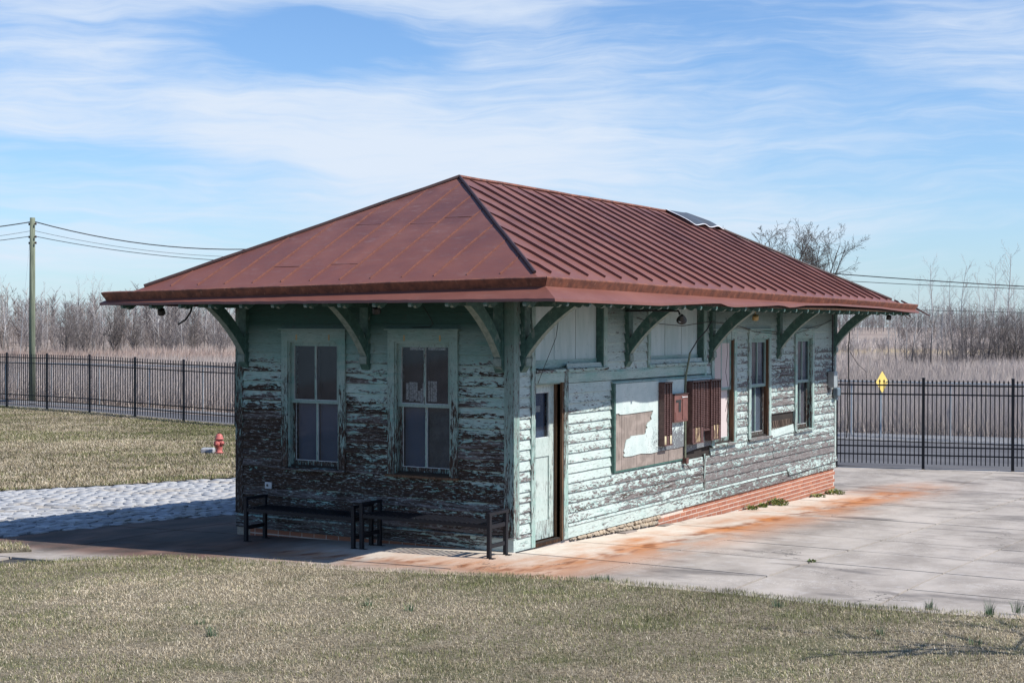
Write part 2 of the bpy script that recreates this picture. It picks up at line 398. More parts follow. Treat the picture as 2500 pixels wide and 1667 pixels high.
    # brown-black wash on the far side of the front
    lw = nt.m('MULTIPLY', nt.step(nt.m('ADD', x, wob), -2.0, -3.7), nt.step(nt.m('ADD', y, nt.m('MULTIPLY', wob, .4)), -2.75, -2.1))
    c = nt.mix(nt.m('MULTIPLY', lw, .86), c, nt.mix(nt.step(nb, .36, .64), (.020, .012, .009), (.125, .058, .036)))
    c = nt.mix(1.0, c, gray(nt, nt.lin(nf, .25, .75, .86, 1.12)), 'MULTIPLY')
    c = nt.mix(1.0, c, gray(nt, nt.lin(nt.rand(), 0, 1, .93, 1.07)), 'MULTIPLY')
    nt.put(bs.inputs['Normal'], nt.bump(nt.m('ADD', nf, nt.m('MULTIPLY', nm, .6)), .25, .004))
    return c
material('concrete', concrete, .85, spec=.3)
material('joint_fill', flat((.05, .046, .042), .3), .95)
def cobble(nt, bs):
    r = nt.rand(); n = nt.noise(nt.pos(), 22, 5, .65); b = nt.noise(nt.pos(), 1.2, 3)
    c = nt.mix(r, (.20, .205, .215), (.44, .445, .45)); c = nt.mix(nt.m('MULTIPLY', nt.step(n, .5, .72), .45), c, (.24, .235, .23))
    c = nt.mix(nt.m('MULTIPLY', nt.step(b, .48, .66), .55), c, (.33, .285, .225))
    nt.put(bs.inputs['Normal'], nt.bump(n, .5, .008)); return c
material('cobble', cobble, .8)
material('cobble_bed', flat((.045, .040, .032), .4, 12), .95)
def lawn_soil(nt, bs):
    p = nt.pos(); a = nt.noise(p, 1.1, 5, .6); b = nt.noise(p, 22, 4, .7); c2 = nt.noise(nt.vm('MULTIPLY', p, (60, 60, 1)), 1.0, 3, .7)
    c = nt.mix(nt.step(b, .3, .7), (.09, .075, .052), (.26, .225, .165))
    c = nt.mix(nt.m('MULTIPLY', nt.step(a, .48, .64), .6), c, (.085, .095, .042))
    return nt.mix(1.0, c, gray(nt, nt.lin(c2, .25, .75, .6, 1.25)), 'MULTIPLY')
material('lawn_soil', lawn_soil, .95, spec=.1)
def field_soil(nt, bs):
    p = nt.pos(); a = nt.noise(nt.vm('MULTIPLY', p, (.05, .05, .1)), 1.0, 5, .6); b = nt.noise(p, 1.7, 5, .7)
    c = nt.mix(nt.step(a, .35, .65), (.24, .195, .175), (.36, .295, .245))
    return nt.mix(1.0, c, gray(nt, nt.lin(b, .25, .75, .65, 1.25)), 'MULTIPLY')
material('field_soil', field_soil, .95, spec=.1)
def asphalt(nt, bs):
    p = nt.pos(); a = nt.noise(nt.vm('MULTIPLY', p, (.3, 1.2, 1)), 1.0, 5); b = nt.noise(p, 70, 3, .7)
    c = nt.mix(nt.step(a, .3, .7), (.075, .073, .078), (.115, .112, .115))
    return nt.mix(1.0, c, gray(nt, nt.lin(b, .25, .75, .75, 1.25)), 'MULTIPLY')
material('asphalt', asphalt, .85)
material('gravel', lambda nt, bs: nt.mix(nt.step(nt.noise(nt.pos(), 16, 4, .8), .35, .65), (.085, .085, .090), (.245, .245, .25)), .95)
material('blades', lambda nt, bs: nt.attr('col', 'Color'), .85, spec=.15)
def bark_pale(nt, bs):
    p = nt.pos(); n = nt.noise(nt.vm('MULTIPLY', p, (7, 7, 2.5)), 1.0, 5, .65); z = nt.attr('col', 'Color')
    return nt.mix(1.0, z, gray(nt, nt.lin(n, .3, .7, .55, 1.2)), 'MULTIPLY')
material('bark', bark_pale, .9, spec=.15)
def black_metal(nt, bs): return nt.mix(nt.noise(nt.pos(), 20, 3), (.004, .005, .008), (.010, .012, .017))
material('black_metal', black_metal, .5, spec=.25)
material('bench_metal', lambda nt, bs: nt.mix(nt.noise(nt.pos(), 30, 3), (.005, .006, .009), (.012, .013, .018)), .45, spec=.3)
def red_iron(nt, bs):
    p = nt.pos(); n = nt.noise(p, 16, 6, .65)
    c = nt.mix(nt.step(n, .35, .7), (.36, .075, .060), (.52, .16, .14)); return nt.mix(nt.m('MULTIPLY', nt.step(nt.noise(p, 30, 4), .60, .70), .7), c, (.10, .035, .02))
material('red_iron', red_iron, .6)
def brown_metal(nt, bs):
    p = nt.pos(); n = nt.noise(p, 25, 5, .65)
    return nt.mix(nt.step(n, .35, .7), (.075, .036, .032), (.13, .068, .060))
material('brown_metal', brown_metal, .5)
material('brown_slot', flat((.018, .010, .009), .2), .7)
def worn_strip(nt, bs):
    p = nt.pos(); n = nt.noise(nt.vm('MULTIPLY', p, (60, 60, 9)), 1.0, 4, .6)
    return nt.mix(nt.step(n, .50, .56), (.10, .055, .045), (.58, .46, .26))
material('worn_strip', worn_strip, .7)
material('cream_strip', lambda nt, bs: nt.mix(nt.step(nt.noise(nt.vm('MULTIPLY', nt.pos(), (30, 30, 8)), 1.0, 4), .4, .65), (.62, .56, .38), (.30, .24, .13)), .7)
def grey_plank(nt, bs):
    p = nt.pos(); o = nt.vm('ADD', p, gray(nt, nt.m('MULTIPLY', nt.rand(), 9))); g = nt.noise(nt.vm('MULTIPLY', o, (110, 110, 4)), 1.0, 5, .7); b = nt.noise(nt.vm('MULTIPLY', p, (3, 3, 5)), 1.0, 3)
    c = nt.mix(nt.step(g, .3, .7), (.145, .118, .104), (.30, .255, .225)); return nt.mix(nt.m('MULTIPLY', nt.step(b, .45, .62), .45), c, (.37, .31, .275))
material('grey_plank', grey_plank, .9, spec=.2)
def sheet_paint(nt, bs):
    p = nt.pos(); x, y, z = nt.xyz(p); n = nt.noise(p, 34, 6, .72); b = nt.noise(p, 5, 3); d = nt.noise(nt.vm('MULTIPLY', p, (4, 4, 60)), 1.0, 4, .65)
    c = nt.mix(nt.step(b, .35, .65), (.43, .515, .495), (.50, .57, .545))
    rough = nt.m('MULTIPLY', nt.step(nt.m('ADD', z, nt.m('MULTIPLY', b, .3)), 1.62, 1.25), nt.step(y, 3.6, 4.8))
    T = nt.m('ADD', nt.m('MULTIPLY', rough, .24), .365)
    c = nt.mix(nt.step(nt.m('SUBTRACT', T, n), -.01, .01), c, (.13, .14, .15))
    return nt.mix(nt.m('MULTIPLY', nt.step(d, .34, .30), .7), c, (.12, .15, .15))
material('sheet_paint', sheet_paint, .75)
material('dark_wood', lambda nt, bs: nt.mix(nt.step(nt.noise(nt.vm('MULTIPLY', nt.pos(), (40, 40, 4)), 1.0, 5), .3, .7), (.016, .010, .007), (.075, .038, .020)), .85, spec=.2)
material('warm_wood', lambda nt, bs: nt.mix(nt.step(nt.noise(nt.vm('MULTIPLY', nt.pos(), (60, 60, 3)), 1.0, 5), .3, .7), (.050, .024, .012), (.16, .085, .042)), .8)
material('bare_lath', lambda nt, bs: nt.mix(nt.rand(), (.05, .035, .025), (.16, .12, .09)), .9)
material('sheathing', flat((.020, .015, .012), .4), .95)
material('interior_dark', flat((.020, .020, .024), .3), .95)
material('blind_sky_reflection', flat((.062, .098, .170), .08, 2), .85)  # blue of the sky reflected in the panes, put into the backing colour
material('blind_brown', flat((.020, .018, .020), .15, 2), .85)
material('blind_pale', flat((.50, .435, .42), .06, 2), .9)
material('blind_grey', lambda nt, bs: nt.mix(nt.step(nt.noise(nt.pos(), 5, 5, .7), .35, .65), (.055, .06, .068), (.125, .13, .14)), .9)
material('blind_slate', flat((.19, .215, .26), .15, 3), .85)
material('blind_mauve', flat((.22, .185, .195), .1, 3), .85)
material('lace', lambda nt, bs: nt.mix(nt.step(nt.noise(nt.pos(), 45, 3), .4, .55), (.30, .29, .27), (.62, .60, .56)), .95)
def glass(nt, bs):
    out = [n for n in nt.n if n.type == 'OUTPUT_MATERIAL'][0]
    tr = nt.add('ShaderNodeBsdfTransparent'); tr.inputs[0].default_value = (.80, .83, .85, 1)
    gl = nt.add('ShaderNodeBsdfGlossy'); gl.inputs['Roughness'].default_value = .04; gl.inputs[0].default_value = (.42, .46, .52, 1)
    df = nt.add('ShaderNodeBsdfDiffuse'); df.inputs[0].default_value = (.30, .31, .33, 1)
    geo = nt.add('ShaderNodeNewGeometry'); cosv = nt.m('ABSOLUTE', nt.vm('DOT_PRODUCT', geo.outputs['Normal'], geo.outputs['Incoming']))
    frs = nt.m('ADD', .04, nt.m('MULTIPLY', .96, nt.m('POWER', nt.m('SUBTRACT', 1.0, cosv), 5.0)))
    m1 = nt.add('ShaderNodeMixShader'); m2 = nt.add('ShaderNodeMixShader')
    nt.put(m1.inputs[0], nt.lin(nt.noise(nt.vm('MULTIPLY', nt.pos(), (9, 9, 5)), 1.0, 4), .3, .8, .01, .07)); nt.link(tr.outputs[0], m1.inputs[1]); nt.link(df.outputs[0], m1.inputs[2])
    nt.put(m2.inputs[0], frs); nt.link(m1.outputs[0], m2.inputs[1]); nt.link(gl.outputs[0], m2.inputs[2])
    nt.link(m2.outputs[0], out.inputs['Surface'])
material('window_glass', glass)
material('white_putty', flat((.52, .54, .54), .25, 40), .8)
material('black_rubber', flat((.012, .012, .013), .2), .5)
material('grey_box', flat((.27, .30, .31), .12), .5)
material('white_box', flat((.42, .44, .45), .12), .5)
def pole_wood(nt, bs):
    p = nt.pos(); g = nt.noise(nt.vm('MULTIPLY', p, (16, 16, .8)), 1.0, 6, .7)
    return nt.mix(nt.step(g, .3, .7), (.085, .10, .070), (.22, .245, .175))
material('pole_wood', pole_wood, .9, spec=.2)
material('sign_yellow', flat((.76, .56, .15), .06), .55)
material('galvanised', flat((.34, .38, .41), .1, 20), .45)
def tarp(nt, bs):
    n = nt.noise(nt.vm('MULTIPLY', nt.pos(), (5, 5, 12)), 1.0, 4)
    nt.put(bs.inputs['Normal'], nt.bump(n, .4, .03)); return nt.mix(n, (.045, .052, .060), (.075, .085, .095))
material('tarp_grey', tarp, .45)
material('tarp_white', flat((.66, .68, .70), .06), .6)
material('solar_black', flat((.02, .02, .02), .1), .6)
material('brass', flat((.35, .24, .09), .2), .45)
material('weed_leaf', lambda nt, bs: nt.mix(nt.rand(), nt.attr('col', 'Color'), nt.attr('col', 'Color')), .7, spec=.3)
material('stump_concrete', flat((.34, .34, .36), .2, 15), .85)

# ================================================================== GROUND
def fl(x, y):       # forward and sideways metres from the camera
    return (x-CAM[0])*-math.sin(YAW)+(y-CAM[1])*math.cos(YAW), (x-CAM[0])*math.cos(YAW)+(y-CAM[1])*math.sin(YAW)
def grid_sheet(name, rows, cols, fn, mat, parent=None):
    V = np.array([fn(i/(rows-1), j/(cols-1)) for i in range(rows) for j in range(cols)], dtype=np.float32)
    idx = np.arange(rows*cols).reshape(rows, cols)
    Fc = np.stack([idx[:-1, :-1], idx[:-1, 1:], idx[1:, 1:], idx[1:, :-1]], -1).reshape(-1, 4)
    return mesh_np(name, V, Fc, mat, parent, smooth=True)
def terrain(u, v):
    f = -60 + 60*min(u/.1, 1) if u <= .1 else 3000*((u-.1)/.9)**2.6
    w = 60 + abs(f)*1.6
    l = (v-.5)*2*w
    x = CAM[0]-math.sin(YAW)*f+math.cos(YAW)*l; y = CAM[1]+math.cos(YAW)*f+math.sin(YAW)*l
    return (x, y, zgf(x, y)-.10)
tag(grid_sheet('ground', 90, 70, terrain, 'field_soil'), kind='structure')

# edge of the front lawn (towards the paving), left to right
EDGE = [(-16, -12.5), (-9.2, -7.6), (-6.6, -5.3), (-5.11, -3.69), (-4.64, -2.95), (-3.76, -2.28), (-2.26, -2.16), (-0.69, -2.12), (0.30, -1.90), (1.69, -1.52), (3.51, -1.34), (4.90, -1.40), (6.42, -1.11), (9.0, -.75), (14, .1), (30, 2)]
_ex = np.array([p[0] for p in EDGE]); _ey = np.array([p[1] for p in EDGE])
def edge_y(x): return np.interp(x, _ex, _ey)
def lawn_pt(u, v):
    t = u*(len(EDGE)-1); i = min(int(t), len(EDGE)-2); k = t-i
    x = EDGE[i][0]*(1-k)+EDGE[i+1][0]*k; y = EDGE[i][1]*(1-k)+EDGE[i+1][1]*k
    x2 = x + (v**1.4)*6*((x-CAM[0])/20); y2 = y-(v**1.5)*24
    return (x2, y2, zgf(x2, y2) + (.035 if v > .012 else .004 if v > 0 else -.05))
nu, nv = 76, 30
V = np.array([lawn_pt(i/(nu-1), 0 if j == 0 else .006 if j == 1 else ((j-1)/(nv-2))) for j in range(nv) for i in range(nu)], dtype=np.float32)
idx = np.arange(nu*nv).reshape(nv, nu)
tag(mesh_np('lawn', V, np.stack([idx[:-1, :-1], idx[1:, :-1], idx[1:, 1:], idx[:-1, 1:]], -1).reshape(-1, 4), 'lawn_soil', smooth=True), kind='structure')

# cobbled road on the left
def cob_near(y): return -7.49+(y+1.72)*.185
def cob_far(y): return -14.72+(y-4.29)*.376
# paving of concrete slabs around the building
XS = [-7.6, -5.75, -4.05, -2.02, 0.06, 1.65, 3.40, 5.0, 6.65, 8.3, 9.95, 11.6, 13.25, 14.9, 16.5]
YS = [-7.5, -6, -4.5, -3.0, -1.52, 0.0, 1.49, 2.99, 4.5, 6.03, 7.5, 9.0, 10.5, 12.0, 13.5, 15.0, 16.5, 18.0, 19.5, 24.5]
def fence_y(x): return 19.51+.29*x
def pave_clip(x, y):
    if x < -7: x = cob_near(y)+.05
    return x, min(y, fence_y(x)+.35)
pav = grid_sheet('pavement', 40, 40, lambda u, v: (lambda q: (q[0], q[1], zgf(q[0], q[1])-.03))(pave_clip(-7.6+24.1*v, -7.5+32*u)), 'joint_fill')
tag(pav, kind='structure')
for i in range(len(XS)-1):
    for j in range(len(YS)-1):
        x0, x1, y0, y1 = XS[i], XS[i+1], YS[j], YS[j+1]
        if x0 >= -4.2 and x1 <= .1 and y0 >= -.05 and y1 <= 12.1: continue        # under the building
        if x1 < -2.3 and y0 > 4: continue
        if y0 > fence_y(x1)+.2: continue
        if max(edge_y(x0), edge_y(x1)) > y1+.4: continue                           # under the lawn
        gx0, gx1, g = (.024 if i == 6 else .012), (.024 if i == 5 else .012), .012; h = random.uniform(-.003, .003); m = MB(); n = 3
        V = []; 
        for a in range(n+1):
            for b in range(n+1):
                x, y = pave_clip(x0+gx0+(x1-x0-gx0-gx1)*b/n, y0+g+(y1-y0-2*g)*a/n); V.append((x, y, zgf(x, y)+h))
        top = V; bot = [(p[0], p[1], p[2]-.08) for p in V]
        m.v = top+bot; k = n+1
        for a in range(n):
            for b in range(n): m.face(a*k+b, a*k+b+1, (a+1)*k+b+1, (a+1)*k+b)
        ring = [b for b in range(k)]+[a*k+n for a in range(1, k)]+[n*k+b for b in range(n-1, -1, -1)]+[a*k for a in range(n-1, 0, -1)]
        for q in range(len(ring)):
            a, b = ring[q], ring[(q+1) % len(ring)]; m.face(b, a, a+k*k, b+k*k)
        m.build('concrete_slab', 'concrete', pav, fix=False)

# cobbles
bed = grid_sheet('cobbled_road', 30, 16, lambda u, v: (lambda y: (lambda x: (x, y, zgf(x, y)-.012))(cob_far(y)*(1-v)+cob_near(y)*v))(-9+26*u), 'cobble_bed')
tag(bed, kind='structure')
def sett_mesh(seed):
    r = random.Random(seed); m = MB(); a, b = .5, .5
    base = [(-a, -b), (0, -b*1.05), (a, -b), (a, b), (0, b*1.05), (-a, b)]
    j = lambda s: r.uniform(-s, s)
    m.v = [(x+j(.03), y+j(.05), -.06) for x, y in base]+[(x*.96+j(.03), y*.96+j(.05), -.002+j(.003)) for x, y in base]+[(x*.90+j(.03), y*.84+j(.05), .012+j(.004)) for x, y in base]
    n = 6
    for q in range(n):
        q2 = (q+1) % n; m.face(q, q2, n+q2, n+q); m.face(n+q, n+q2, 2*n+q2, 2*n+q)
    m.face(12, 13, 16, 17); m.face(13, 14, 15, 16)
    return m.mesh('cobblestone', 'cobble')
setts = [sett_mesh(s) for s in range(7)]
spots = []
y = -8.0
while y < 17:
    x = cob_far(y)+random.uniform(0, .2)
    while x < cob_near(y)-.12:
        w = random.uniform(.22, .36)
        f_, l_ = fl(x, y); spots.append((f_, abs(l_/max(f_, 1)), x+w/2, y, w-.060)); x += w
    y += random.uniform(.225, .26)
inview = sorted([s for s in spots if -.40 < fl(s[2], s[3])[1]/s[0] < -.17], key=lambda s: s[0])
near = set(id(s) for s in inview[:300]); BV = []; BF = []; base = 0
bv = [np.array([v.co[:] for v in me.vertices]) for me in setts]
bf = [np.array([p.vertices[:] for p in me.polygons]) for me in setts]
for s in spots:
    k = random.randrange(len(setts)); ang = random.uniform(-.06, .06)+.18; sx, sy = s[4], random.uniform(.155, .185); hz_ = random.uniform(-.008, .010)
    if id(s) in near:
        o = link(setts[k], 'cobblestone', bed); o.location = (s[2], s[3], zgf(s[2], s[3])+hz_); o.scale = (sx, sy, 1); o.rotation_euler = (random.uniform(-.05, .05), random.uniform(-.05, .05), ang*.3)
    else:
        q = bv[k]*np.array([sx, sy, 1]); BV.append(q+np.array([s[2], s[3], zgf(s[2], s[3])+hz_])); BF.append(bf[k]+base); base += len(q)
tag(mesh_np('far_cobblestones', np.concatenate(BV), np.concatenate(BF), 'cobble', bed), kind='stuff')

# road behind the fences, gravel verge
def leftfence_y(x): return 18.94+(x+1.97)*-.1400
def road_far(x):
    y = 27.5+.112*(x+4.6) if x < 4 else 28.46+(x-4)*.35
    return max(y, leftfence_y(x)+3.4) if x < -2 else y
def road_near(x): return leftfence_y(x)+.55 if x < -2 else max(leftfence_y(-2)+.55, fence_y(x)+.30)
def road_edge(x, off): return road_far(x)+off
tag(grid_sheet('road', 6, 80, lambda u, v: (lambda x: (lambda y: (x, y, zgf(x, y)-.012))(road_near(x)*(1-u)+road_far(x)*u))(-90+150*v), 'asphalt'), kind='structure')
tag(grid_sheet('gravel_verge', 4, 80, lambda u, v: (lambda x: (lambda y: (x, y, zgf(x, y)+.012+.10*math.sin(u*math.pi)))(road_far(x)+.05+u*(2.4 if x > -15 else .5)))(-90+150*v), 'gravel'), kind='structure')

# far lawn between the cobbles and the fence, and the small lawn by the path
def far_lawn(u, v):
    y = -14+42*v; x = cob_far(y)-.02-60*u**1.3; y = min(y, leftfence_y(x)+.3)
    return (x, y, zgf(x, y)+.006)
tag(grid_sheet('far_lawn', 40, 40, far_lawn, 'lawn_soil'), kind='structure')
ISL = [(-5.86, -2.56), (-6.3, -2.30), (-6.9, -2.22), (-7.9, -2.15), (-9.5, -2.4), (-13, -3.5), (-13, -9.5), (-9.6, -6.6), (-7.3, -4.2), (-6.2, -2.86)]
m = MB(); m.v = [(x, y, zgf(x, y)+.03) for x, y in ISL]+[(x*1.0, y, zgf(x, y)-.05) for x, y in ISL]; n = len(ISL)
m.face(*range(n))
for k in range(n): m.face(k, (k+1) % n, n+(k+1) % n, n+k)
tag(m.build('path_lawn', 'lawn_soil'), kind='structure')

# ================================================================== THE BUILDING
W, L, ZD, OH, ZA = 4.5511, 12.7565, 3.1663, 1.3382, 5.0379
RUN = W/2+OH; SL = (ZA-ZD)/RUN; ROW = .134
depot = empty('wooden_depot', (-W/2, L/2, 0))
tag(depot, 'old wooden railway depot with peeling pale green paint and rusty red hip roof', 'building')
depot_inv = Matrix.Translation((W/2, -L/2, 0))
def part(mb, name, mats, parent=None, wear=None, smooth=False):
    o = mb.build(name, mats, depot if parent is None else parent, wear, smooth)
    if parent is None: o.matrix_parent_inverse = depot_inv
    return o
# wall frames: F = front (gable-less end), R = long right side ; point(u, out, z)
def PF(u, o, z): return (u, -o, z)
def PR(u, o, z): return (o, u, z)
def wbox(m, P, u0, u1, o0, o1, z0, z1):
    m.hexa([P(u0, o0, z0), P(u1, o0, z0), P(u1, o1, z0), P(u0, o1, z0), P(u0, o0, z1), P(u1, o0, z1), P(u1, o1, z1), P(u0, o1, z1)])
def ss(x, a, b):
    t = min(1, max(0, (x-a)/(b-a))); return t*t*(3-2*t)
def wear_at(x, y, z):
    """(paint lost, deep green with eave shade put in, greyness of bare wood) by place on the walls"""
    if y < .03 and x < -.02:                                # front
        w = -.08+.48*ss(z, 2.75, 2.25)+.12*ss(z, 2.1, 1.75)+.22*ss(z, 1.8, 1.4)+.05*ss(z, 1.2, .9)
        w -= .14*ss(x, -1.0, -.5)*ss(z, .3, .8)*ss(z, 2.2, 1.8)
        w += .14*ss(x, -3.5, -3.8)*ss(z, 2.25, 1.9)
        return (w, .50*ss(z, 2.15, 2.6)+.50*ss(z, 2.66, 2.9), .28+.22*ss(z, .5, .2))
    w = .24+.11*ss(z, 2.5, 2.1)+.14*ss(y, 2.0, 4.0)*ss(z, .95, .5)+.06*ss(z, .8, .3)
    w += .15*ss(y, 5.6, 6.6)*ss(z, 2.75, 2.4)+.14*ss(y, 9.0, 9.6)*ss(z, 2.5, 2.1)*ss(z, 1.2, 1.6)
    w += .04*ss(y, 6, 7)*ss(z, .9, .5)
    return (w, .20*ss(z, 2.2, 2.5)+.5*ss(z, 2.75, 3.1), .86)
def skirt_wear(x, y, z):
    if y < .03 and x < -.02: return (.50+.25*ss(x, -.7, -1.2), 0, .55)
    return (.20+.42*ss(y, 5.6, 6.1), 0, .95)
def trim_wear(x, y, z):
    a = wear_at(x, y, z); 
    if y < .03 and x < -.02: return (.16+.30*a[0]+.34*ss(z, 2.4, 1.6), max(a[1]*.7, .16), .05)
    return (.16+.40*a[0], a[1]*.7, .5)

# ---- openings: (u0, u1, z0, z1)
WZ0, WZ1 = .93, 2.645
WIN_F = [(-3.613, -2.728), (-1.802, -.917)]
WIN_R = [(6.42, 7.29), (8.06, 8.93), (10.42, 11.27)]
DOOR = (.50, 1.24, .035, 2.105)
TRANS = [(.50, 2.436, 2.28, 3.30), (3.98, 5.99, 2.28, 3.30)]
def sheathing(name, P, u0, u1, z0, z1, holes):
    m = MB(); us = sorted({u0, u1, *[h[0] for h in holes], *[h[1] for h in holes]}); zs = sorted({z0, z1, *[h[2] for h in holes], *[h[3] for h in holes]})
    for i in range(len(us)-1):
        for j in range(len(zs)-1):
            cu, cz = (us[i]+us[i+1])/2, (zs[j]+zs[j+1])/2
            if any(h[0] < cu < h[1] and h[2] < cz < h[3] for h in holes): continue
            wbox(m, P, us[i], us[i+1], -.05, -.004, zs[j], zs[j+1])
    return part(m, name, 'sheathing')
hF = [(a, b, WZ0, WZ1) for a, b in WIN_F]
hR = [(a, b, WZ0, WZ1) for a, b in WIN_R]+[DOOR]+TRANS
front = sheathing('front_wall', PF, -W+.02, -.02, .0, 3.72, hF)
side = sheathing('side_wall', PR, .02, L-.02, .0, 3.72, hR)

def clapboard(P, u0, u1, z, parent, warp=0.0, lift=0.0, rev=False):
    n = max(1, int(round((u1-u0)/.22))); m = MB(); ph = random.uniform(0, 9)
    for i in range(n+1):
        u = u0+(u1-u0)*i/n; j = random.uniform(-1, 1); wv = warp*(math.sin(ph+u*6)*.5+.5+.5*j)
        e = abs(2*i/n-1)**3*warp*.7
        dz_ = random.uniform(-.0015, .0015)+wv*.35+lift*(i/n); do = wv*.6+e
        m.v += [P(u, .030+do+random.uniform(-.0015, .0015), z+.013+dz_), P(u, .006+do*.3, z+ROW+.014+dz_), P(u, .001+do*.3, z+ROW+.014+dz_), P(u, .001+do*.6, z+dz_), P(u, .008+do*.9, z+.010+dz_)]
    k5 = 5
    for i in range(n):
        for k in range(k5): m.face(k5*i+k, k5*i+(k+1) % k5, k5*i+k5+(k+1) % k5, k5*i+k5+k)
    m.face(4, 3, 2, 1, 0); m.face(*[k5*n+k for k in range(k5)])
    def edge_wear(x_, y_, z_):
        a_ = wear_at(x_, y_, z_); e_ = 1-(z_-z)/ROW
        return (a_[0]+.30*e_-.17, a_[1], a_[2])
    part(m, 'clapboard', 'weathered_paint', parent, edge_wear)
Z0B = .19
# front rows: between corner boards, broken by the window casings
casF = [(-3.723, -2.618), (-1.912, -.807)]
for k in range(26):
    z = Z0B+k*ROW
    if z > 3.6: break
    segs = [(-W+.117, -.111)]
    if z+ROW > .87 and z < 2.70:
        segs = [(-W+.117, casF[0][0]), (casF[0][1], casF[1][0]), (casF[1][1], -.111)]
    for i, (a, b) in enumerate(segs):
        wp = .0
        if a < -4 and z < 2.1 and z > .55 and len(segs) == 3: wp = .022
        elif z < 1.3: wp = .006
        clapboard(PF, a+.002, b-.002, z, front, wp)
# side rows
casR = [(6.31, 7.40), (7.95, 9.04), (10.31, 11.38)]
for k in range(26):
    z = Z0B+k*ROW
    if z > 3.6: break
    top = z+ROW; blocks = []
    blocks.append((.40, 1.40) if z < 2.22 else (.40, 2.55))
    if z >= 2.22: blocks.append((3.885, 6.10))
    if top > .87 and z < 2.70: blocks += casR
    if top > .80 and z < 2.05: blocks.append((2.74, 6.31))
    if 2.07 < z+.05 < 2.2: blocks.append((1.40, 6.05))
    blocks.sort(); cur = .106; segs = []
    for a, b in blocks:
        if a > cur+.05: segs.append((cur, a))
        cur = max(cur, b)
    if cur < L-.09: segs.append((cur, L-.09))
    for a, b in segs:
        if 9.0 < a < 9.1 and b < 10.4 and .95 < z+.02 < 1.16: continue                 # boards gone between the far windows
        cuts = [a, b]
        if z < .80 and b > 7: cuts = [a]+[q for q in (6.035, 9.2) if a+.3 < q < b-.3]+[b]
        for c0, c1 in zip(cuts[:-1], cuts[1:]):
            clapboard(PR, c0+.002, c1-.002, z, side, .010 if c0 > 9 and z < .7 else .002)
# bare laths where boards are gone, and the slipped board below
m = MB(); wbox(m, PR, 9.06, 10.29, -.002, .003, .93, 1.17); part(m, 'gap_backing', 'sheathing', side)
for i in range(22):
    u = 9.08+i*.053; m = MB()
    m.bar(PR(u+.05, .008+.004*(i % 2), .945), PR(u-.05+random.uniform(-.02, .02), .010, 1.14), .022, .006, (1, 0, 0)); part(m, 'lath', 'bare_lath', side)
m = MB(); m.hexa([PR(9.10, .045, .845), PR(10.27, .030, .90), PR(10.27, .022, .90), PR(9.10, .034, .845), PR(9.06, .018, .975), PR(10.29, .014, 1.03), PR(10.29, .008, 1.03), PR(9.06, .008, .975)])
part(m, 'slipped_board', 'weathered_paint', side, lambda x, y, z: (.08, 0, .8))

# skirt boards, water-table strip, corner boards
for a, b in [(-W-.012, -2.05), (-2.047, -.62), (-.617, .030)]:
    m = MB(); wbox(m, PF, a, b, .0, .031, .0+random.uniform(0, .006), .166); part(m, 'skirt_board', 'weathered_paint', front, skirt_wear)
for a, b in [(.0, .40), (1.395, 5.86), (5.866, 8.2), (8.204, 10.7), (10.703, L+.01)]:
    m = MB(); wbox(m, PR, a+.002, b, .0, .031, random.uniform(0, .005), .160); part(m, 'skirt_board', 'weathered_paint', side, skirt_wear)
m = MB(); m.prism([(0, .165), (.048, .167), (.044, .180), (0, .198)], -W-.012, .045, lambda p, q, t: PF(t, p, q)); part(m, 'drip_moulding', 'weathered_paint', front, lambda x, y, z: (.45, 0, .5))
for a, b in [(.04, .40), (1.395, 9.88)]:
    m = MB(); m.prism([(0, .161), (.048, .163), (.044, .178), (0, .198)], a, b, lambda p, q, t: PR(t, p, q)); part(m, 'drip_moulding', 'weathered_paint', side, lambda x, y, z: (.42, 0, .9))
m = MB(); m.hexa([PR(9.95, .075, .105), PR(L+.03, .060, .150), PR(L+.03, .040, .150), PR(9.95, .055, .105), PR(9.90, .030, .235), PR(L+.03, .030, .262), PR(L+.03, .006, .262), PR(9.90, .012, .235)])
part(m, 'loose_board', 'weathered_paint', side, lambda x, y, z: (.40, 0, 1.0))
m = MB(); wbox(m, PF, -.111, .034, .001, .034, .17, 3.6); part(m, 'corner_board', 'weathered_paint_upright', front, lambda x, y, z: (.60 if z < 2.2 else .25, .15+.6*ss(z, 2.5, 2.9), .2))
m = MB(); wbox(m, PR, -.0, .106, .001, .0335, .17, 3.6); part(m, 'corner_board', 'weathered_paint_upright', side, lambda x, y, z: (.46 if z < 2.4 else .2, .10+.6*ss(z, 2.5, 2.9), .45))
m = MB(); wbox(m, PF, -W-.02, -W+.117, .001, .034, .20, 3.6); part(m, 'corner_board', 'weathered_paint_upright', front, lambda x, y, z: (.78 if z < 2.15 else .2, .8*ss(z, 2.4, 2.8), .05))
m = MB(); wbox(m, PR, L-.09, L+.006, .001, .034, .20, 3.6); part(m, 'corner_board', 'weathered_paint_upright', side, lambda x, y, z: (.36, .5*ss(z, 2.7, 3.1), .8))
m = MB(); wbox(m, PR, 6.02, 6.075, .012, .036, .19, .79); part(m, 'cover_strip', 'weathered_paint_upright', side, lambda x, y, z: (.5, 0, .5))

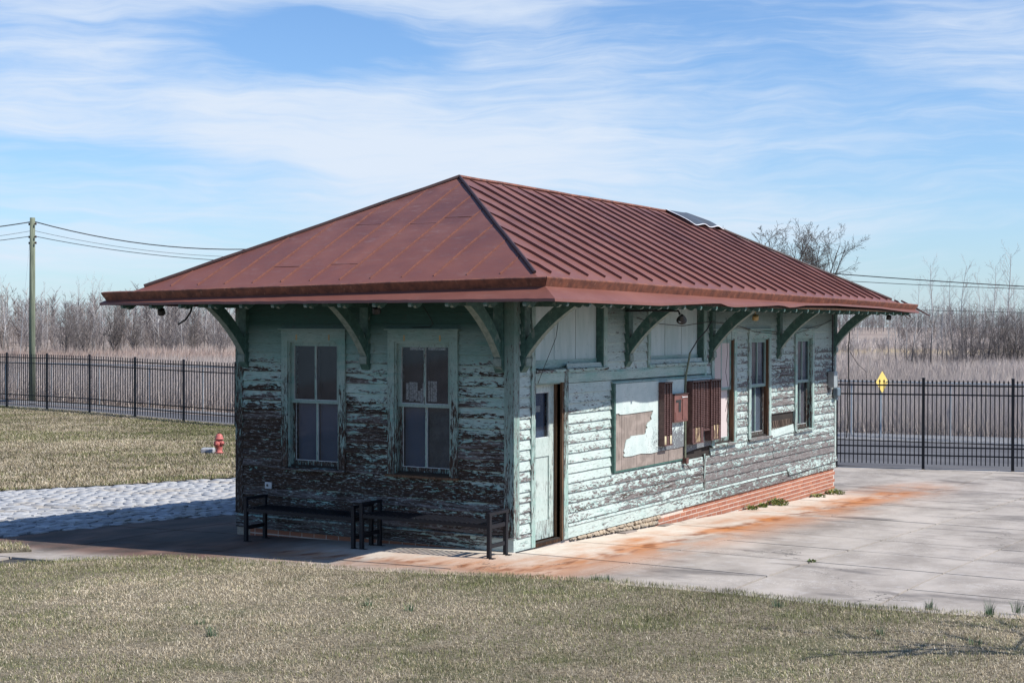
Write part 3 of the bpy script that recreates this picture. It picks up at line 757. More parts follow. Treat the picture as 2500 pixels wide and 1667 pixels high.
# far walls, plain boarded
def plain_wall(name, P, u0, u1):
    m = MB()
    for k in range(27): z = .0+k*ROW; m.hexa([P(u0, -.05, z), P(u1, -.05, z), P(u1, .026, z), P(u0, .026, z), P(u0, -.05, z+ROW), P(u1, -.05, z+ROW), P(u1, .008, z+ROW), P(u0, .008, z+ROW)])
    part(m, name, 'weathered_paint', None, lambda x, y, z: (.5, 0, .5))
plain_wall('rear_wall', lambda u, o, z: (u, L+o, z), -W+.01, -.06)
plain_wall('track_wall', lambda u, o, z: (-W-o, u, z), .06, L-.01)

# ---- sash windows
def make_window(P, u0, u1, wall, wname, blinds, bo=(-.085, -.045), right_jamb=None, sill_mat=None, clean_wear=None):
    c0, c1 = u0-.11, u1+.11; wf = trim_wear
    m = MB()
    for a, b in ((c0, u0), (u1, c1)): wbox(m, P, a, b, .001, .048, .87, WZ1)
    wbox(m, P, c0, c1, .001, .040, WZ1, WZ1+.02)
    w = part(m, 'window', ['weathered_paint_upright'], None, wf)
    m = MB(); wbox(m, P, c0, c1, .001, .049, WZ1, 2.79); wbox(m, P, c0-.035, c1+.035, .001, .085, 2.79, 2.814); part(m, 'head_casing', 'weathered_paint', w, wf)
    for nm, a, b, mt in (('jamb', u0-.001, u0+.022, None), ('jamb', u1-.022, u1+.001, right_jamb)):
        m = MB(); wbox(m, P, a, b, -.135, .030, .905, WZ1); part(m, nm, mt or 'weathered_paint_upright', w, lambda x, y, z: (.30+.2*ss(z, 1.8, 1.2), .25, .2))
    m = MB(); wbox(m, P, u0, u1, -.135, .028, WZ1-.022, WZ1); part(m, 'head_jamb', 'weathered_paint', w, lambda x, y, z: (.2, .3, .2))
    m = MB(); m.prism([(-.13, .895), (.075, .862), (.075, .890), (-.13, .925)], c0-.02 if sill_mat else c0+.0, c1+.02 if sill_mat else c1, lambda p, q, t: P(t, p, q))
    part(m, 'sill', sill_mat or 'weathered_paint', w, lambda x, y, z: (.62, 0, .7 if P is PR else .1))
    a, b = u0+.022, u1-.022; mid = (a+b)/2
    def sash(z0, z1, o, bl, low):
        m = MB(); t = .05; o1 = o+.032
        for p, q in ((a, a+t), (b-t, b)): wbox(m, P, p, q, o, o1, z0, z1)
        wbox(m, P, a+t, b-t, o, o1, z1-.05, z1); wbox(m, P, a+t, b-t, o, o1, z0, z0+(.085 if low else .045))
        s = part(m, 'sash', 'weathered_paint_upright', w, (lambda x, y, z: (.62, .2, .05)) if low else (lambda x, y, z: (.22, .35, .1)))
        m = MB(); wbox(m, P, mid-.013, mid+.013, o+.002, o1-.003, z0+.045, z1-.05); part(m, 'muntin', 'weathered_paint_upright', w, lambda x, y, z: (.30, .2, .1))
        zb = z0+(.085 if low else .045)
        for p, q, bm in ((a+t, mid-.013, bl[0]), (mid+.013, b-t, bl[1])):
            m = MB(); wbox(m, P, p-.004, q+.004, o+.012, o+.016, zb-.004, z1-.046); part(m, 'pane', 'window_glass', w)
            m = MB(); wbox(m, P, p-.006, q+.006, o+(bo[1] if low else bo[0]), o+(bo[1] if low else bo[0])+.005, zb-.03, z1-.02); part(m, 'blind', bm, w)
            m = MB(); wbox(m, P, p, q, o+.017, o+.024, zb-.002, zb+.008); wbox(m, P, p, p+.006, o+.017, o+.023, zb+.008, z1-.05); part(m, 'putty', 'white_putty', w)
    sash(1.785, WZ1-.022, -.045, blinds[:2], False)
    sash(.905, 1.832, -.082, blinds[2:], True)
    m = MB(); wbox(m, P, u0-.05, u1+.05, -.32, -.25, .80, WZ1+.05); part(m, 'interior', 'interior_dark', w)
    return w
w1 = make_window(PF, *WIN_F[0], front, 'w', ['blind_brown', 'blind_brown', 'blind_sky_reflection', 'blind_sky_reflection'])
w2 = make_window(PF, *WIN_F[1], front, 'w', ['interior_dark', 'interior_dark', 'blind_sky_reflection', 'blind_grey'], sill_mat='warm_wood')
# torn lace strips behind the upper panes of the second window
for i, (a, b, z0, z1) in enumerate([(-1.68, -1.64, 1.88, 2.10), (-1.63, -1.605, 1.86, 2.11), (-1.60, -1.565, 1.86, 2.11), (-1.56, -1.53, 1.88, 2.11), (-1.525, -1.50, 1.86, 2.11), (-1.49, -1.455, 1.86, 2.0), (-1.45, -1.425, 1.85, 2.03), (-1.42, -1.39, 1.84, 2.10),
      (-1.335, -1.30, 1.86, 2.13), (-1.29, -1.265, 1.86, 2.13), (-1.26, -1.225, 1.86, 2.13), (-1.22, -1.195, 1.86, 2.13), (-1.62, -1.40, 2.535, 2.59), (-1.33, -1.06, 2.535, 2.585)]):
    m = MB(); wbox(m, PF, a, b, -.060, -.057, z0, z1); part(m, 'curtain_strip', 'lace', w2)
for wu in (w1, w2):
    u0, u1 = WIN_F[0] if wu is w1 else WIN_F[1]
    for u in (u0+.16, u1-.16):
        m = MB(); wbox(m, PF, u-.012, u+.012, .041, .052, 2.655, 2.73); part(m, 'hook', 'brass', wu)
wa = make_window(PR, *WIN_R[0], side, 'w', ['blind_pale']*4, right_jamb='warm_wood', bo=(.018, .018))
wb = make_window(PR, *WIN_R[1], side, 'w', ['blind_mauve', 'blind_slate', 'blind_slate', 'blind_slate'], right_jamb='warm_wood', bo=(-.02, -.02))
wc = make_window(PR, *WIN_R[2], side, 'w', ['blind_mauve', 'blind_slate', 'blind_slate', 'blind_mauve'], bo=(-.02, -.02))

# ---- door with its frame
m = MB(); P = PR
wbox(m, P, .40, .50, .001, .042, .0, 3.6)
wbox(m, P, 1.275, 1.392, .001, .040, .0, 2.236)
wbox(m, P, .50, 1.275, .001, .030, 2.105, 2.12)
df = part(m, 'door_frame', 'weathered_paint_upright', None, lambda x, y, z: (.32+.18*ss(z, 2.5, 2.3)*ss(z, 1.3, 2.0), .05+.2*ss(z, 2.3, 3), .5))
m = MB(); wbox(m, P, .50, 1.275, .001, .039, 2.105, 2.236); part(m, 'lintel', 'weathered_paint', df, lambda x, y, z: (.14, .1, .4))
m = MB(); wbox(m, P, 1.24, 1.275, -.13, .030, .0, 2.105); part(m, 'jamb', 'warm_wood', df)
m = MB(); wbox(m, P, .48, .50, -.13, .0, .0, 2.105); part(m, 'jamb', 'dark_wood', df)
m = MB(); wbox(m, P, .48, 1.275, -.13, .0, 2.085, 2.108); part(m, 'head_jamb', 'weathered_paint', df, lambda x, y, z: (.2, .3, .2))
m = MB(); wbox(m, P, .50, 1.275, -.14, .010, -.02, .022); part(m, 'threshold', 'dark_wood', df)
DO = -.098
m = MB()
for a, b in ((.505, .63), (1.105, 1.235)): wbox(m, P, a, b, DO-.04, DO, .045, 2.08)
for z0, z1 in ((.045, .285), (1.131, 1.378), (1.983, 2.08)): wbox(m, P, .63, 1.105, DO-.04, DO-.001, z0, z1)
door = part(m, 'door', 'weathered_paint_upright', None, lambda x, y, z: (.27+.22*ss(z, .5, .25)+.05*ss(z, 1.0, 1.2), 0, .75))
m = MB(); wbox(m, P, .628, 1.107, DO-.034, DO-.018, .283, 1.133); part(m, 'door_panel', 'weathered_paint_upright', door, lambda x, y, z: (.27, 0, .8))
m = MB(); wbox(m, P, .628, 1.107, DO-.024, DO-.020, 1.376, 1.985); part(m, 'pane', 'window_glass', door)
m = MB(); wbox(m, P, .62, 1.115, DO-.075, DO-.07, 1.37, 1.99); part(m, 'blind', 'blind_sky_reflection', door)
m = MB(); wbox(m, P, .63, 1.105, DO-.017, DO-.010, 1.378, 1.386); wbox(m, P, .63, 1.105, DO-.017, DO-.010, 1.970, 1.983); wbox(m, P, 1.097, 1.105, DO-.017, DO-.010, 1.386, 1.970); part(m, 'putty', 'white_putty', door)
m = MB(); wbox(m, P, .70, .97, DO-.068, DO-.060, 1.72, 1.80); wbox(m, P, .74, .92, DO-.059, DO-.057, 1.745, 1.775); part(m, 'notice', 'lace', door)
m = MB(); m.lathe([(.0, 0), (.030, .004), (.030, .03), (.0, .05)], 10); h = part(m, 'door_knob', 'brass', door); h.rotation_euler = (0, R(90), 0); h.location = (DO, .57, 1.06)
m = MB(); wbox(m, P, .45, 1.30, -.5, -.4, 0, 2.15); part(m, 'interior', 'interior_dark', df)

# ---- boarded clerestory panels
for (u0, u1, z0, z1), cuts in zip(TRANS, ([1.073, 1.678], [4.60, 5.22])):
    m = MB()
    wbox(m, P, u1, u1+.109, .001, .042, 2.236, 3.5)
    bp = part(m, 'boarded_window', 'weathered_paint_upright', None, lambda x, y, z: (.10+.32*ss(z, 2.6, 2.35), .6*ss(z, 2.75, 3.1), .3))
    if u0 > 1: m = MB(); wbox(m, P, u0-.092, u0, .001, .042, 2.236, 3.5); part(m, 'casing', 'weathered_paint_upright', bp, lambda x, y, z: (.10+.32*ss(z, 2.6, 2.35), .6*ss(z, 2.75, 3.1), .3))
    m = MB(); m.prism([(-.10, 2.285), (.062, 2.24), (.062, 2.278), (-.10, 2.305)], u0+.002 if u0 < 1 else u0-.09, u1+.112, lambda p, q, t: PR(t, p, q)); part(m, 'sill', 'weathered_paint', bp, lambda x, y, z: (.40, 0, .35))
    m = MB(); wbox(m, P, u1-.02, u1-.001, -.105, .03, 2.30, 3.4); part(m, 'jamb', 'green_paint', bp)
    m = MB(); wbox(m, P, u0+.001, u0+.02, -.105, .03, 2.30, 3.4); part(m, 'jamb', 'green_paint', bp)
    m = MB(); wbox(m, P, u0+.02, u1-.02, -.105, -.066, 2.29, 2.405); part(m, 'bottom_rail', 'weathered_paint', bp, lambda x, y, z: (.2, .05, .3))
    e = [u0+.02]+[c+.12 for c in cuts]+[u1-.02]
    for i in range(3):
        m = MB(); wbox(m, P, e[i]+.007, e[i+1]-.007, -.10, -.072+random.uniform(-.002, .002), 2.405, 3.4); part(m, 'panel_board', 'panel_paint', bp)
    m = MB(); wbox(m, P, u0, u1, -.13, -.104, 2.28, 3.4); part(m, 'panel_backing', 'green_paint', bp)
# belt board under the clerestory
m = MB(); wbox(m, P, 1.394, 6.03, .001, .036, 2.09, 2.213); wbox(m, P, 1.394, 6.03, .001, .030, 2.214, 2.236); part(m, 'belt_board', 'weathered_paint', side, lambda x, y, z: (.14, .08, .35))
m = MB(); wbox(m, P, 6.03, 6.10, .001, .040, 2.03, 2.236); part(m, 'belt_block', 'weathered_paint_upright', side, lambda x, y, z: (.4, 0, .3))
m = MB(); m.prism([(0, 2.03), (.050, 2.035), (.044, 2.055), (0, 2.075)], 2.70, 6.28, lambda p, q, t: PR(t, p, q)); part(m, 'drip_moulding', 'weathered_paint', side, lambda x, y, z: (.12, .05, .4))

# ---- notice board: weathered planks under a torn painted sheet
m = MB(); wbox(m, P, 2.70, 2.745, .001, .075, .765, 2.04); wbox(m, P, 2.745, 5.22, .001, .030, .755, .780)
nb = part(m, 'notice_board', 'green_paint')
us = [2.747, 3.02, 3.29, 3.31, 3.52, 3.79, 3.97, 4.13, 4.30, 4.47, 4.64, 4.80, 5.0, 5.20]
for a, b in zip(us[:-1], us[1:]):
    m = MB(); wbox(m, P, a+.002, b-.002, .004, .032+random.uniform(-.003, .003), .782, 2.03); part(m, 'plank', 'grey_plank', nb)
def sheetpoly(pts, o0, o1):
    m = MB(); m.prism(pts, o0, o1, lambda p, q, t: PR(p, t, q)); return m
tear = [(2.752, 2.028), (2.752, 1.60), (2.90, 1.605), (2.93, 1.585), (3.05, 1.58), (3.55, 1.585), (4.06, 1.59), (4.02, 1.54), (3.98, 1.50), (4.00, 1.46), (3.93, 1.43), (3.86, 1.415), (3.82, 1.37), (3.86, 1.345), (3.80, 1.31), (3.79, 1.265), (3.76, 1.25), (3.30, 1.255), (3.27, 1.225), (3.15, 1.21), (3.11, 1.15), (3.09, 1.09), (3.06, 1.05), (3.10, 1.02), (3.05, .985), (3.10, .965), (3.35, .962), (3.62, .975), (3.98, .95), (4.22, .958), (4.6, .965), (4.95, .965), (5.20, .975), (5.20, 2.028)]
part(sheetpoly(tear, .036, .046), 'painted_sheet', 'sheet_paint', nb)
part(sheetpoly([(5.203, 2.028), (5.203, .86), (5.7, .90), (6.30, .915), (6.30, 2.028)], .004, .040), 'painted_sheet', 'sheet_paint', nb)

# ---- foundation: bricks along the back part, rubble nearer the corner
m = MB(); m.box(-W+.006, -.0065, .0065, L-.006, -1.1, .0); fd = part(m, 'foundation', 'mortar')
bm_ = MB(); bm_.box(-.034, 0, -.099, .099, -.0285, .0285); bme = bm_.mesh('brick', 'brick')
import bmesh as _bm
def brick_at(x, y, z, rz, sx=1.0):
    o = link(bme, 'brick', fd); o.location = (x, y, z); o.rotation_euler = (random.uniform(-.006, .006), 0, rz+random.uniform(-.008, .008)); o.scale = (1, sx, 1)
for k in range(9):
    z = -.036-.0725*k; y = 4.20+(.105 if k % 2 else 0)+random.uniform(0, .03)
    while y < L-.08:
        g = zgf(.05, y)
        if z+.03 > g-.01 and (k > 0 or y > 5.2):
            brick_at(-.0025+random.uniform(-.002, .002), y+.1, z, 0, random.uniform(.98, 1.0))
        y += .2125
for k in range(2):
    x = -4.45
    while x < -.9:
        if -.036-.0725*k+.03 > zgf(x, -.05)-.02: brick_at(x+.1, .004, -.036-.0725*k, R(-90))
        x += .2115
for k in range(30):
    y = 1.55+k*.095+random.uniform(-.03, .03); g = zgf(.03, y)
    if y > 4.35: break
    h = min(.0-g, .28); 
    for lv in range(1 if h < .09 else 2):
        hh = max(.035, h/(1 if h < .09 else 2)); bmx = _bm.new(); _bm.ops.create_icosphere(bmx, subdivisions=1, radius=1)
        r = random.Random(k*7+lv)
        for v in bmx.verts: v.co = Vector((v.co.x*.045, v.co.y*r.uniform(.05, .085), v.co.z*hh*.56))*r.uniform(.8, 1.15)
        me = bpy.data.meshes.new('stone'); bmx.to_mesh(me); bmx.free(); me.materials.append(MATS['rubble_stone'])
        o = link(me, 'stone', fd); o.location = (.002+random.uniform(-.012, .012), y+lv*.04, g+hh*(.45+lv*.95)); o.rotation_euler = (r.uniform(-.4, .4), 0, r.uniform(-.3, .3))
# stone block under the far front corner
bmx = _bm.new(); _bm.ops.create_cube(bmx, size=1); _bm.ops.bevel(bmx, geom=bmx.edges[:], offset=.12, segments=1, affect='EDGES')
for v in bmx.verts: v.co = Vector((v.co.x*.24, v.co.y*.20, v.co.z*.16))
me = bpy.data.meshes.new('stone'); bmx.to_mesh(me); bmx.free(); me.materials.append(MATS['rubble_stone'])
o = link(me, 'stone', fd); o.location = (-W+.10, .08, -.06)

# ---- roof
def SR(y, q, n=0.0):    # right slope: q metres in from the drip edge, n along the slope's normal
    c = math.hypot(1, SL); return Vector((OH-q+n*SL/c, y, ZD+SL*q+n/c))
def SF(x, q, n=0.0):    # front slope
    c = math.hypot(1, SL); return Vector((x, -OH+q-n*SL/c, ZD+SL*q+n/c))
def gut_r(y): return .285-.225*(y+OH)/(L+2*OH)
def gut_f(x): return .285-.225*(OH-x)/(W+2*OH)
m = MB()
def deck(n):
    a, b, c, d = (OH-.03, -OH+.03), (OH-.03, L+OH-.03), (-W-OH+.03, L+OH-.03), (-W-OH+.03, -OH+.03)
    z = ZD+.03*SL-n; r0, r1 = (-W/2, W/2), (-W/2, L-W/2)
    return [(*a, z), (*b, z), (*c, z), (*d, z), (*r0, ZA-n), (*r1, ZA-n)]
D0, D1 = deck(.012), deck(.045); m.v = D0+D1
for f in ((0, 1, 5, 4), (1, 2, 5), (2, 3, 4, 5), (3, 0, 4)): m.face(*f); m.face(*[i+6 for i in reversed(f)])
for a, b in ((0, 1), (1, 2), (2, 3), (3, 0)): m.face(b, a, a+6, b+6)
roof = part(m, 'roof', 'dark_wood')
m = MB()
m.v = [(-W-OH, -OH, ZD), (-W-OH, L+OH, ZD), (-W/2, L-W/2, ZA), (-W/2, W/2, ZA), (OH, L+OH, ZD)]
m.face(0, 3, 2, 1); m.face(1, 2, 4); part(m, 'rear_slopes', 'roof_metal', roof)
ys_seam = [-.30+.4690*i for i in range(32)]; xs_seam = [-4.98+.4755*i for i in range(12)]
def qmax_r(y): return min(RUN, y+OH, L+OH-y)
def qmax_f(x): return min(RUN, x+W+OH, OH-x)
def pan(S, a, b, q0, qm, kinks, name='roof_panel'):
    """sheet between two seams, cut by hips, with a faint buckle"""
    us = sorted({a, b, *[k for k in kinks if a < k < b], *[a+(b-a)*t for t in (.33, .66)]}); m = MB(); nq = 7
    for u in us:
        lo, hi = q0(u), max(qm(u), q0(u)+.001)
        for i in range(nq+1):
            q = lo+(hi-lo)*i/nq; e = 0 if (u in (a, b) or i in (0, nq)) else random.uniform(-.004, .004)
            m.v.append(tuple(S(u, q, e)))
    for i in range(len(us)-1):
        for j in range(nq): m.face(i*(nq+1)+j, (i+1)*(nq+1)+j, (i+1)*(nq+1)+j+1, i*(nq+1)+j+1)
    return part(m, name, 'roof_metal', roof, smooth=True)
eR = [-OH+gut_r(-OH)+.001]+ys_seam+[L+OH-.065]; eF = [-W-OH+.065]+xs_seam+[OH-gut_f(OH)-.001]
for a, b in zip(eR[:-1], eR[1:]): pan(SR, a, b, lambda y: gut_r(y)+.01, qmax_r, (W/2, L-W/2))
for a, b in zip(eF[:-1], eF[1:]): pan(SF, a, b, lambda x: gut_f(x)+.01, qmax_f, (-W/2,))
def seam(S, u, q0, q1, w, h, along):
    m = MB(); n = max(2, int((q1-q0)/.25)); t = Vector(along)*w/2
    for i in range(n+1):
        q = q0+(q1-q0)*i/n; j = random.uniform(-.004, .004); hh = h*(.96+random.uniform(-.08, .08))
        if i == 0: hh *= .9
        if i == n: hh *= .35
        for p, s_ in ((S(u, q, -.004), -1), (S(u, q, -.004), 1), (S(u, q, hh), 1), (S(u, q, hh), -1)):
            m.v.append(tuple(p+t*s_+Vector(along)*j))
    for i in range(n):
        for k in range(4): m.face(4*i+k, 4*i+(k+1) % 4, 4*i+4+(k+1) % 4, 4*i+4+k)
    m.face(3, 2, 1, 0); m.face(4*n, 4*n+1, 4*n+2, 4*n+3)
    return m
for y in ys_seam: part(seam(SR, y, gut_r(y)+.36, qmax_r(y)-.03, .015, .037, (0, 1, 0)), 'seam', 'roof_metal', roof)
for x in xs_seam: part(seam(SF, x, gut_f(x)+.36, qmax_f(x)-.03, .009, .018, (1, 0, 0)), 'seam', 'seam_rust', roof)
# a few horizontal lap lines on the front sheets
for x0, x1 in zip(eF[1:-2], eF[2:-1]):
    q = random.uniform(.9, 2.4)
    if q < min(qmax_f(x0), qmax_f(x1))-.2:
        m = MB(); m.hexa([SF(x0+.012, q, 0), SF(x1-.012, q, 0), SF(x1-.012, q+.05, 0), SF(x0+.012, q+.05, 0), SF(x0+.012, q, .005), SF(x1-.012, q, .005), SF(x1-.012, q+.05, .001), SF(x0+.012, q+.05, .001)]); part(m, 'lap_joint', 'roof_metal', roof)
# caps on hips and ridge
def cap(pts, w, h, mat, name):
    m = MB(); m.tube(pts, [w]*len(pts), 6); return part(m, name, mat, roof)
def hip(q, sx, sy, lift=.02): return Vector(((OH-q) if sx > 0 else (-W-OH+q), (-OH+q) if sy < 0 else (L+OH-q), ZD+SL*q+lift))
def wob(a, b, n, s=.006): return [a.lerp(b, i/n)+Vector((random.uniform(-s, s), random.uniform(-s, s), random.uniform(-s, s))) for i in range(n+1)]
cap(wob(hip(.60, 1, -1), hip(RUN, 1, -1), 9), .022, .03, 'dark_cap_metal', 'hip_cap')
cap(wob(hip(.42, -1, -1), hip(RUN, -1, -1), 9), .024, .03, 'dark_cap_metal', 'hip_cap')
cap(wob(hip(.44, 1, 1), hip(RUN, 1, 1), 9), .024, .03, 'dark_cap_metal', 'hip_cap')
cap(wob(Vector((-W/2, W/2, ZA+.02)), Vector((-W/2, L-W/2, ZA+.02)), 14), .026, .03, 'rust_metal', 'ridge_cap')
# standing gutter boards, tilted off the slope
GH = .112; c_ = math.hypot(1, SL)
def gpt(side_, u, n, q_off=0.0):
    return SR(u, gut_r(u)+q_off, n) if side_ == 'r' else SF(u, gut_f(u)+q_off, n)
def gutter(side_, a, b):
    m = MB(); n = 26
    for i in range(n+1):
        u = a+(b-a)*i/n; j = random.uniform(-.003, .003)
        for nn, qo in ((-.004, 0), (GH+j, 0), (GH+.008+j, .004), (GH+.006+j, .030), (-.004, .024)):
            p = gpt(side_, u, nn, qo)
            if i == 0 or i == n:                       # mitre the ends
                if side_ == 'r':
                    q = gut_r(u)+qo; e = nn*SL/c_; p.y = (-OH+gut_f(OH)+qo-e) if i == 0 else (L+OH-q+e)
                else:
                    q = gut_f(u)+qo; e = nn*SL/c_; p.x = (-W-OH+q-e) if i == 0 else (OH-gut_r(-OH)-qo+e)
            m.v.append(tuple(p))
    k = 5
    for i in range(n):
        for q in range(k): m.face(k*i+q, k*i+(q+1) % k, k*i+k+(q+1) % k, k*i+k+q)
    m.face(*range(k)); m.face(*[k*n+q for q in range(k)])
    return part(m, 'gutter', 'rust_metal', roof)
gutter('r', -OH+.285, L+OH-.06); gutter('f', -W-OH+.06, OH-.285)
for sgn in (1,):    # return of the gutter at the far end of the front
    m = MB(); x = -W-OH+.06
    p = [Vector((x-GH*SL/c_, -OH+.06-GH*SL/c_, ZD+.06*SL+GH/c_)), Vector((x-GH*SL/c_, L+OH-.06, ZD+.06*SL+GH/c_))]
    m.hexa([(x, -OH+.06, ZD+.03), (x, L+OH-.06, ZD+.03), (x+.03, L+OH-.06, ZD+.03), (x+.03, -OH+.06, ZD+.03), p[0], p[1], p[1]+Vector((.03, 0, .01)), p[0]+Vector((.03, 0, .01))]); part(m, 'gutter', 'rust_metal', roof)
    m = MB(); y = L+OH-.06
    m.hexa([(OH-.06, y, ZD+.03), (-W-OH+.06, y, ZD+.03), (-W-OH+.06, y-.03, ZD+.03), (OH-.06, y-.03, ZD+.03), (OH-.06+.05, y+GH*SL/c_, ZD+.06*SL+GH/c_), (-W-OH+.06, y+GH*SL/c_, ZD+.06*SL+GH/c_), (-W-OH+.06, y, ZD+.06*SL+GH/c_), (OH-.06, y, ZD+.06*SL+GH/c_)]); part(m, 'gutter', 'rust_metal', roof)
# eave apron below the gutter, its edge bent and sagging
BX = [-1.34, 1.5, 3.2, 3.55, 3.9, 5.2, 6.0, 6.45, 7.1, 8.7, 9.9, 11.4, 13, 14.1]; BZ = [0, -.012, .042, .045, -.004, .03, .055, .018, .065, .085, .075, .065, .02, 0]
def apron(side_):
    m = MB(); n = 60
    a, b = (-OH, L+OH) if side_ == 'r' else (-W-OH, OH)
    for i in range(n+1):
        u = a+(b-a)*i/n; dz_ = float(np.interp(u, BX, BZ)) if side_ == 'r' else random.uniform(-.004, .004)
        S = SR if side_ == 'r' else SF; g = (gut_r(u) if side_ == 'r' else gut_f(u))+.012
        uu = u
        rows = []
        for q, dzz in ((g, .003), (g*.5, .003+dz_*.35), (0, dz_), (-.004, dz_-.032), (.012, dz_-.034), (.012, dz_-.01)):
            p = S(u, q, 0); p.z += dzz
            lim_lo, lim_hi = (-OH+q, L+OH-q) if side_ == 'r' else (-W-OH+q, OH-q)
            if side_ == 'r': p.y = min(max(p.y, lim_lo), lim_hi)
            else: p.x = min(max(p.x, lim_lo), lim_hi)
            rows.append(tuple(p))
        m.v += rows
    k = 6
    for i in range(n):
        for q in range(k-1): m.face(k*i+q, k*i+k+q, k*i+k+q+1, k*i+q+1)
    return part(m, 'eave_apron', 'roof_metal', roof, smooth=False)
apron('r'); apron('f')
for (a, b) in (((-W-OH, -OH), (-W-OH, L+OH)), ((-W-OH, L+OH), (OH, L+OH))):
    m = MB(); m.bar((*a, ZD-.016), (*b, ZD-.016), .014, .034); part(m, 'drip_edge', 'rust_metal', roof)
# bent-down sheet ends under the far corner
for y in (L+.55, L+.85):
    m = MB(); m.hexa([(OH-.32, y, ZD-.02), (OH-.10, y+.02, ZD-.05), (OH-.10, y+.05, ZD-.05), (OH-.32, y+.03, ZD-.02), (OH-.32, y, ZD+.05), (OH-.14, y+.02, ZD-.01), (OH-.14, y+.05, ZD-.01), (OH-.32, y+.03, ZD+.05)]); m.hexa([(OH-.12, y+.02, ZD-.06), (OH+.0, y+.05, ZD-.17), (OH+.0, y+.06, ZD-.17), (OH-.12, y+.04, ZD-.06), (OH-.16, y+.02, ZD-.0), (OH-.0, y+.05, ZD-.155), (OH-.0, y+.06, ZD-.155), (OH-.16, y+.04, ZD-.0)]); part(m, 'rafter_splinter', 'bare_lath', roof)

# ---- rafters with scroll-cut tails
def tail_prof():
    top = lambda q: SL*q-.047
    pr = [(.035, top(.035))]
    for q, d in ((.035, .030), (.050, .062), (.085, .078), (.115, .074), (.135, .088), (.150, .115), (.185, .142), (.235, .150), (.30, .140), (1.45, .135)): pr.append((q, SL*q-.047-d))
    pr.append((1.45, top(1.45))); return pr
TP = tail_prof()
def make_rafter(fn, qe=1.45):
    tp = TP[:-2]+[(qe, SL*qe-.182), (qe, SL*qe-.047)]
    m = MB(); m.prism(tp, -.024, .024, fn); m.cur = 1
    for q0, q1 in ((1, 2), (2, 3), (3, 4), (4, 5), (5, 6), (6, 7), (7, 8)):
        (a, za), (b, zb) = TP[q0], TP[q1]
        m.poly([fn(a-.0015, za-.0015, -.0235), fn(b-.0015, zb-.0015, -.0235), fn(b-.0015, zb-.0015, .0235), fn(a-.0015, za-.0015, .0235)])
    return m
fR = lambda q, z, t: (OH-q, t, ZD+z)
fF = lambda q, z, t: (t, -OH+q, ZD+z)
RM = ['green_paint', 'pale_edge_paint']
tR = make_rafter(fR).mesh('rafter', RM); tF = make_rafter(fF).mesh('rafter', RM)
y = -.95
while y < L+1.0:
    lim = min(y+OH, L+OH-y)-.06; o = link(tR if lim > 1.45 else make_rafter(fR, max(.34, lim)).mesh('rafter', RM), 'rafter', roof); o.location = (0, y, 0); y += .555
x = -W-.95
while x < .95:
    lim = min(x+W+OH, OH-x)-.06; o = link(tF if lim > 1.45 else make_rafter(fF, max(.34, lim)).mesh('rafter', RM), 'rafter', roof); o.location = (x, 0, 0); x += .535

# ---- eave brackets: wall post, curved brace, arm
def make_bracket(P, u0, u1):
    m = MB(); uc = (u0+u1)/2
    m.prism([(.001, 2.30), (.030, 2.262), (.075, 2.33), (.083, 2.40), (.083, 3.12), (.001, 3.12)], u0, u1, lambda p, q, t: P(t, p, q))
    b = part(m, 'bracket', 'green_paint')
    m = MB(); wbox(m, P, u0+.006, u1-.006, .0, .90, 3.098, 3.245); part(m, 'arm', 'green_paint', b)
    lo, hi = [], []
    for i in range(13):
        t = i/12; q = lambda a, c, e: a*(1-t)**2+2*c*t*(1-t)+e*t*t
        lo.append((q(.078, .36, .79), q(2.435, 2.84, 3.099))); hi.append((q(.078, .25, .50), q(2.66, 2.92, 3.099)))
    m = MB(); a, c = u0+.018, u1-.018; n = 13
    for t in (a, c): m.v += [P(t, *p) for p in lo]+[P(t, *p) for p in hi]
    for i in range(n-1):
        m.cur = 0; m.face(i, i+1, n+i+1, n+i); m.face(2*n+i, 2*n+i+1, 3*n+i+1, 3*n+i); m.face(n+i, n+i+1, 3*n+i+1, 3*n+i)
        m.cur = 1; m.face(i, i+1, 2*n+i+1, 2*n+i)
    part(m, 'brace', ['green_paint', 'pale_edge_paint'], b)
    m = MB(); wbox(m, P, u0+.01, u1-.01, .083, .105, 2.345, 2.44); part(m, 'brace_block', 'pale_edge_paint', b)
    return b
for a in (.143, 3.137, 6.232, 9.376, 12.527): make_bracket(PR, a, a+.142)
for a in (-4.472, -2.345, -.248): make_bracket(PF, a, a+.134)
